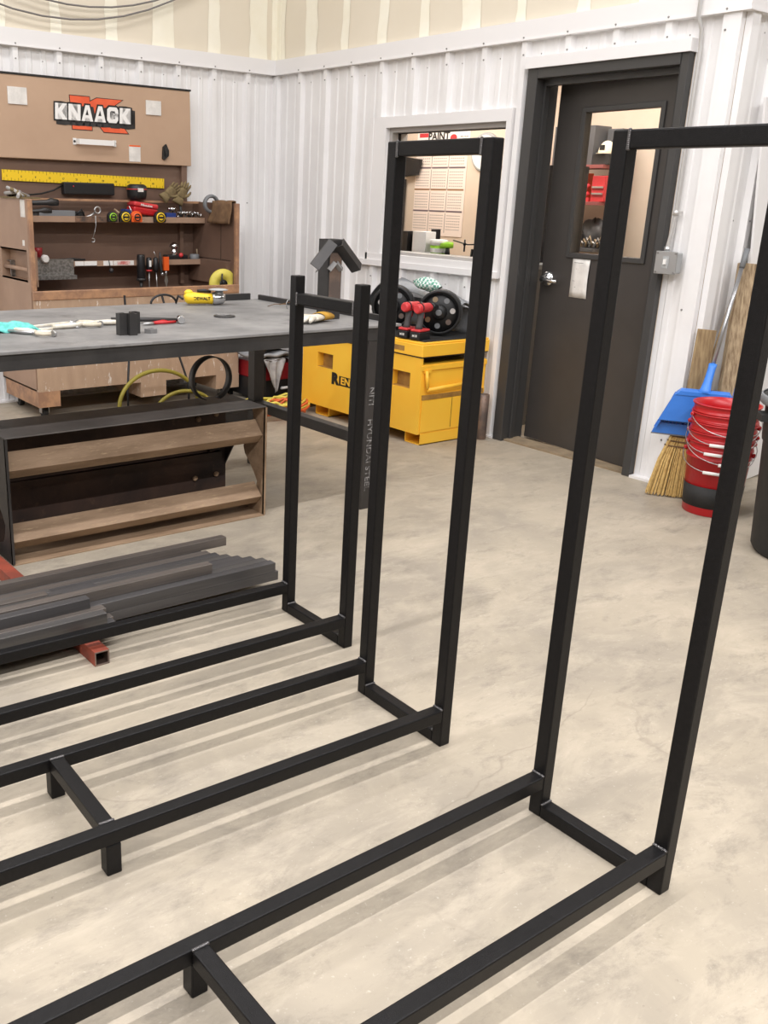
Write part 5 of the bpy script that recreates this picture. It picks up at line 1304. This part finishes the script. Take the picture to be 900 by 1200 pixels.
# storage shelf seen through the door glass
t_ = thing('storage_shelf', 'metal storage shelf with dusty red planks seen through the door glass', 'shelf', (1.6, -1.7, 0))
ux0, ux1, uy0, uy1 = 1.42, 1.66, -2.12, -1.0
for z in (.45, .80, 1.125, 1.455, 1.71):
    build('plank', BX(M_pink if z > 1.2 else M_shelfm, (ux0, ux1, uy0+.03, uy1-.03, z, z+.025)), M_pink, t_, bevel=.002)
for x, y in ((ux0, uy1-.03), (ux1-.03, uy1-.03), (ux1-.03, uy0)): build('upright', BX(M_shelfm, (x, x+.03, y, y+.03, 0, 1.8)), M_shelfm, t_)
Z1, Z2, Z3 = 1.735, 1.48, 1.15
bar_obj('tall_grey_case', 'tall grey case on the top shelf plank, leftmost seen through the door glass', (1.45, 1.64, -1.963, -1.6, Z1, Z1+.27), M_shelfm, 'case')
bar_obj('dark_box', 'dark box on the top shelf plank under the cap', (1.45, 1.64, -2.11, -1.97, Z1, Z1+.075), M_dark, 'box')
bar_obj('grey_locker_box', 'grey box standing behind the cap on the shelf', (1.57, 1.64, -2.11, -1.985, Z1+.076, Z1+.25), M_shelfm, 'box')
t_ = thing('baseball_cap', 'off-white baseball cap with a dark patch on top of the shelf', 'cap', (1.50, -2.04, Z1+.076))
CAPM = mat('cap_cloth', (226, 214, 190), .85)
rr = [(.062*cos(a), .09*sin(a)) for a in [pi/2*k/8 for k in range(8)]]
build('crown', B().lathe([(max(r, .004), z) for r, z in rr]+[(.004, .09)], (1.51, -2.04, Z1+.076), CAPM, 24), CAPM, t_)
build('brim', B().prism([(1.51+.09*cos(a), -2.04+.062*sin(a)) for a in [pi/2+pi*k/12 for k in range(13)]], 'z', Z1+.076, Z1+.081, CAPM), CAPM, t_)
build('patch', BX(M_ink, (1.449, 1.455, -2.06, -2.02, Z1+.1, Z1+.135)), M_ink, t_)
b = BX(M_orange, (1.44, 1.6, -1.885, -1.815, Z2, Z2+.2)); t_ = thing('orange_carton', 'narrow orange carton with a white label on the middle shelf', 'carton', (1.5, -1.85, Z2)); build('carton', b, M_orange, t_)
b = BX(M_white, (1.438, 1.44, -1.883, -1.818, Z2+.04, Z2+.15)); b.box(1.4375, 1.438, -1.875, -1.83, Z2+.12, Z2+.135, M_ink); b.box(1.4375, 1.438, -1.87, -1.835, Z2+.07, Z2+.075, M_inkgrey); build('label', b, M_white, t_)
t_ = thing('red_toolbox', 'red toolbox with silver drawer pulls on the middle shelf', 'toolbox', (1.5, -2.05, Z2))
build('body', BX(M_tred, (1.45, 1.64, -2.105, -1.99, Z2, Z2+.18)), M_tred, t_, bevel=.004)
for z in (.095, .05): build('drawer_pull', BX(M_alum, (1.44, 1.45, -2.095, -2.0, Z2+z, Z2+z+.012)), M_alum, t_)
b = B().tube([(1.46, -1.9, Z2+.02), (1.46, -1.93, Z2+.09), (1.46, -1.96, Z2+.12)], .013, M_tred, 8).tube([(1.46, -1.9, Z2+.02), (1.46, -1.96, Z2+.06)], .015, M_tred, 8).box(1.45, 1.55, -1.975, -1.895, Z2, Z2+.03, M_tred)
tag(build('red_clamp', b, M_tred), 'red bent clamp between the orange carton and the toolbox', 'clamp')
random.seed(9)
def blob(name, label, cat, c, sx, sy, sz, m):
    b = B()
    def f(u, v):
        a = 2*pi*u; e = pi*v; r = 1+.14*sin(a*3+e*2)+.1*sin(a*5-e*4)
        return (c[0]+sx*r*sin(e)*cos(a), c[1]+sy*r*sin(e)*sin(a), max(c[2]+sz*r*cos(e), c[2]-sz*.8))
    b.grid(f, 22, 14, m); return tag(build(name, b, m), label, cat)
blob('grey_bag', 'light grey cloth bag slumped at the left of the lower shelf', 'bag', (1.46, -1.84, Z3+.075), .06, .06, .09, M_rag)
blob('dark_bag', 'dark cloth bundle behind the grey bag on the lower shelf', 'bag', (1.57, -1.97, Z3+.09), .07, .11, .11, M_shelfm)
b = B()
for i in range(9): 
    y = -1.92-.025*i; b.tube([(1.45+.01*(i % 3), y, Z3+.01), (1.47, y-.02, Z3+.05+.012*(i % 4)), (1.46, y-.05, Z3+.03)], .008, M_wood if i % 2 else M_alum, 6)
tag(build('tool_pile', b, M_wood), 'small pile of tan and steel tools on the lower shelf', 'tools')
bar_obj('grey_crate', 'grey crate below the tool pile in the door glass view', (1.43, 1.64, -2.08, -1.3, .826, 1.0), M_shelfm, 'crate')
bar_obj('dark_cupboard', 'dark tall cupboard inside the office seen through the door gap', (.65, .95, -2.335, -1.99, 0, 1.70), M_plblk, 'cupboard')

# ------------------------------------------------------------------ lamps
def strip(name, x, y, z, sx, sy, e, col=(1, .985, 1.0)):
    l = bpy.data.lights.new(name, 'AREA'); l.shape = 'RECTANGLE'; l.size = sx; l.size_y = sy; l.energy = e; l.color = col
    o = bpy.data.objects.new(name, l); COL.objects.link(o); o.location = (x, y, z); return o
E0 = 72
for y, rowE, wd in ((-1.7, .6, .5), (-4.45, 1.05, .06), (-7.7, 1.85, .06), (-10.8, .7, .6)):
    for x in (-9.6, -7.0, -4.4, -1.8):
        strip('shop_strip_lamp', x, y, 4.7, 2.5, wd, E0*rowE)
strip('shop_strip_lamp', 2.2, -6.5, 4.7, 2.5, .07, E0)
strip('office_lamp', .95, -2.4, 2.58, .6, 1.2, 34, (1, .93, .86)); strip('office_lamp', .95, -.4, 2.58, .6, 1.2, 34, (1, .93, .86))
w = bpy.data.worlds.new('World'); SC.world = w; w.use_nodes = True
w.node_tree.nodes['Background'].inputs['Color'].default_value = (.8, .85, 1, 1); w.node_tree.nodes['Background'].inputs['Strength'].default_value = .2

# ------------------------------------------------------------------ camera
cam = bpy.data.cameras.new('camera'); co = bpy.data.objects.new('camera', cam); COL.objects.link(co)
yaw, pit, rol = .9340835953806841, .32316650694510496, .027943390510221062
F = Vector((cos(yaw)*cos(pit), sin(yaw)*cos(pit), -sin(pit))); RT = Vector((sin(yaw), -cos(yaw), 0)); UP = RT.cross(F)
c_, s_ = cos(rol), sin(rol); A_ = c_*RT+s_*UP; U_ = -s_*RT+c_*UP
M3 = Matrix((A_, U_, -F)).transposed()
co.matrix_world = TL((-4.674813, -6.641208, 1.457712)) @ M3.to_4x4()
cam.sensor_fit = 'VERTICAL'; cam.sensor_height = 36; cam.sensor_width = 27
cam.lens = 1111.13*36/1200; cam.shift_x = (450-337.75)/1200; cam.shift_y = (602.42-600)/1200; cam.clip_start = .05
SC.camera = co
vs = SC.view_settings; vs.view_transform = 'Standard'; vs.look = 'None'; vs.gamma = 1; vs.use_curve_mapping = False; vs.exposure = 0.0
for o in list(bpy.data.objects):
    if '_o' in o: del o['_o']
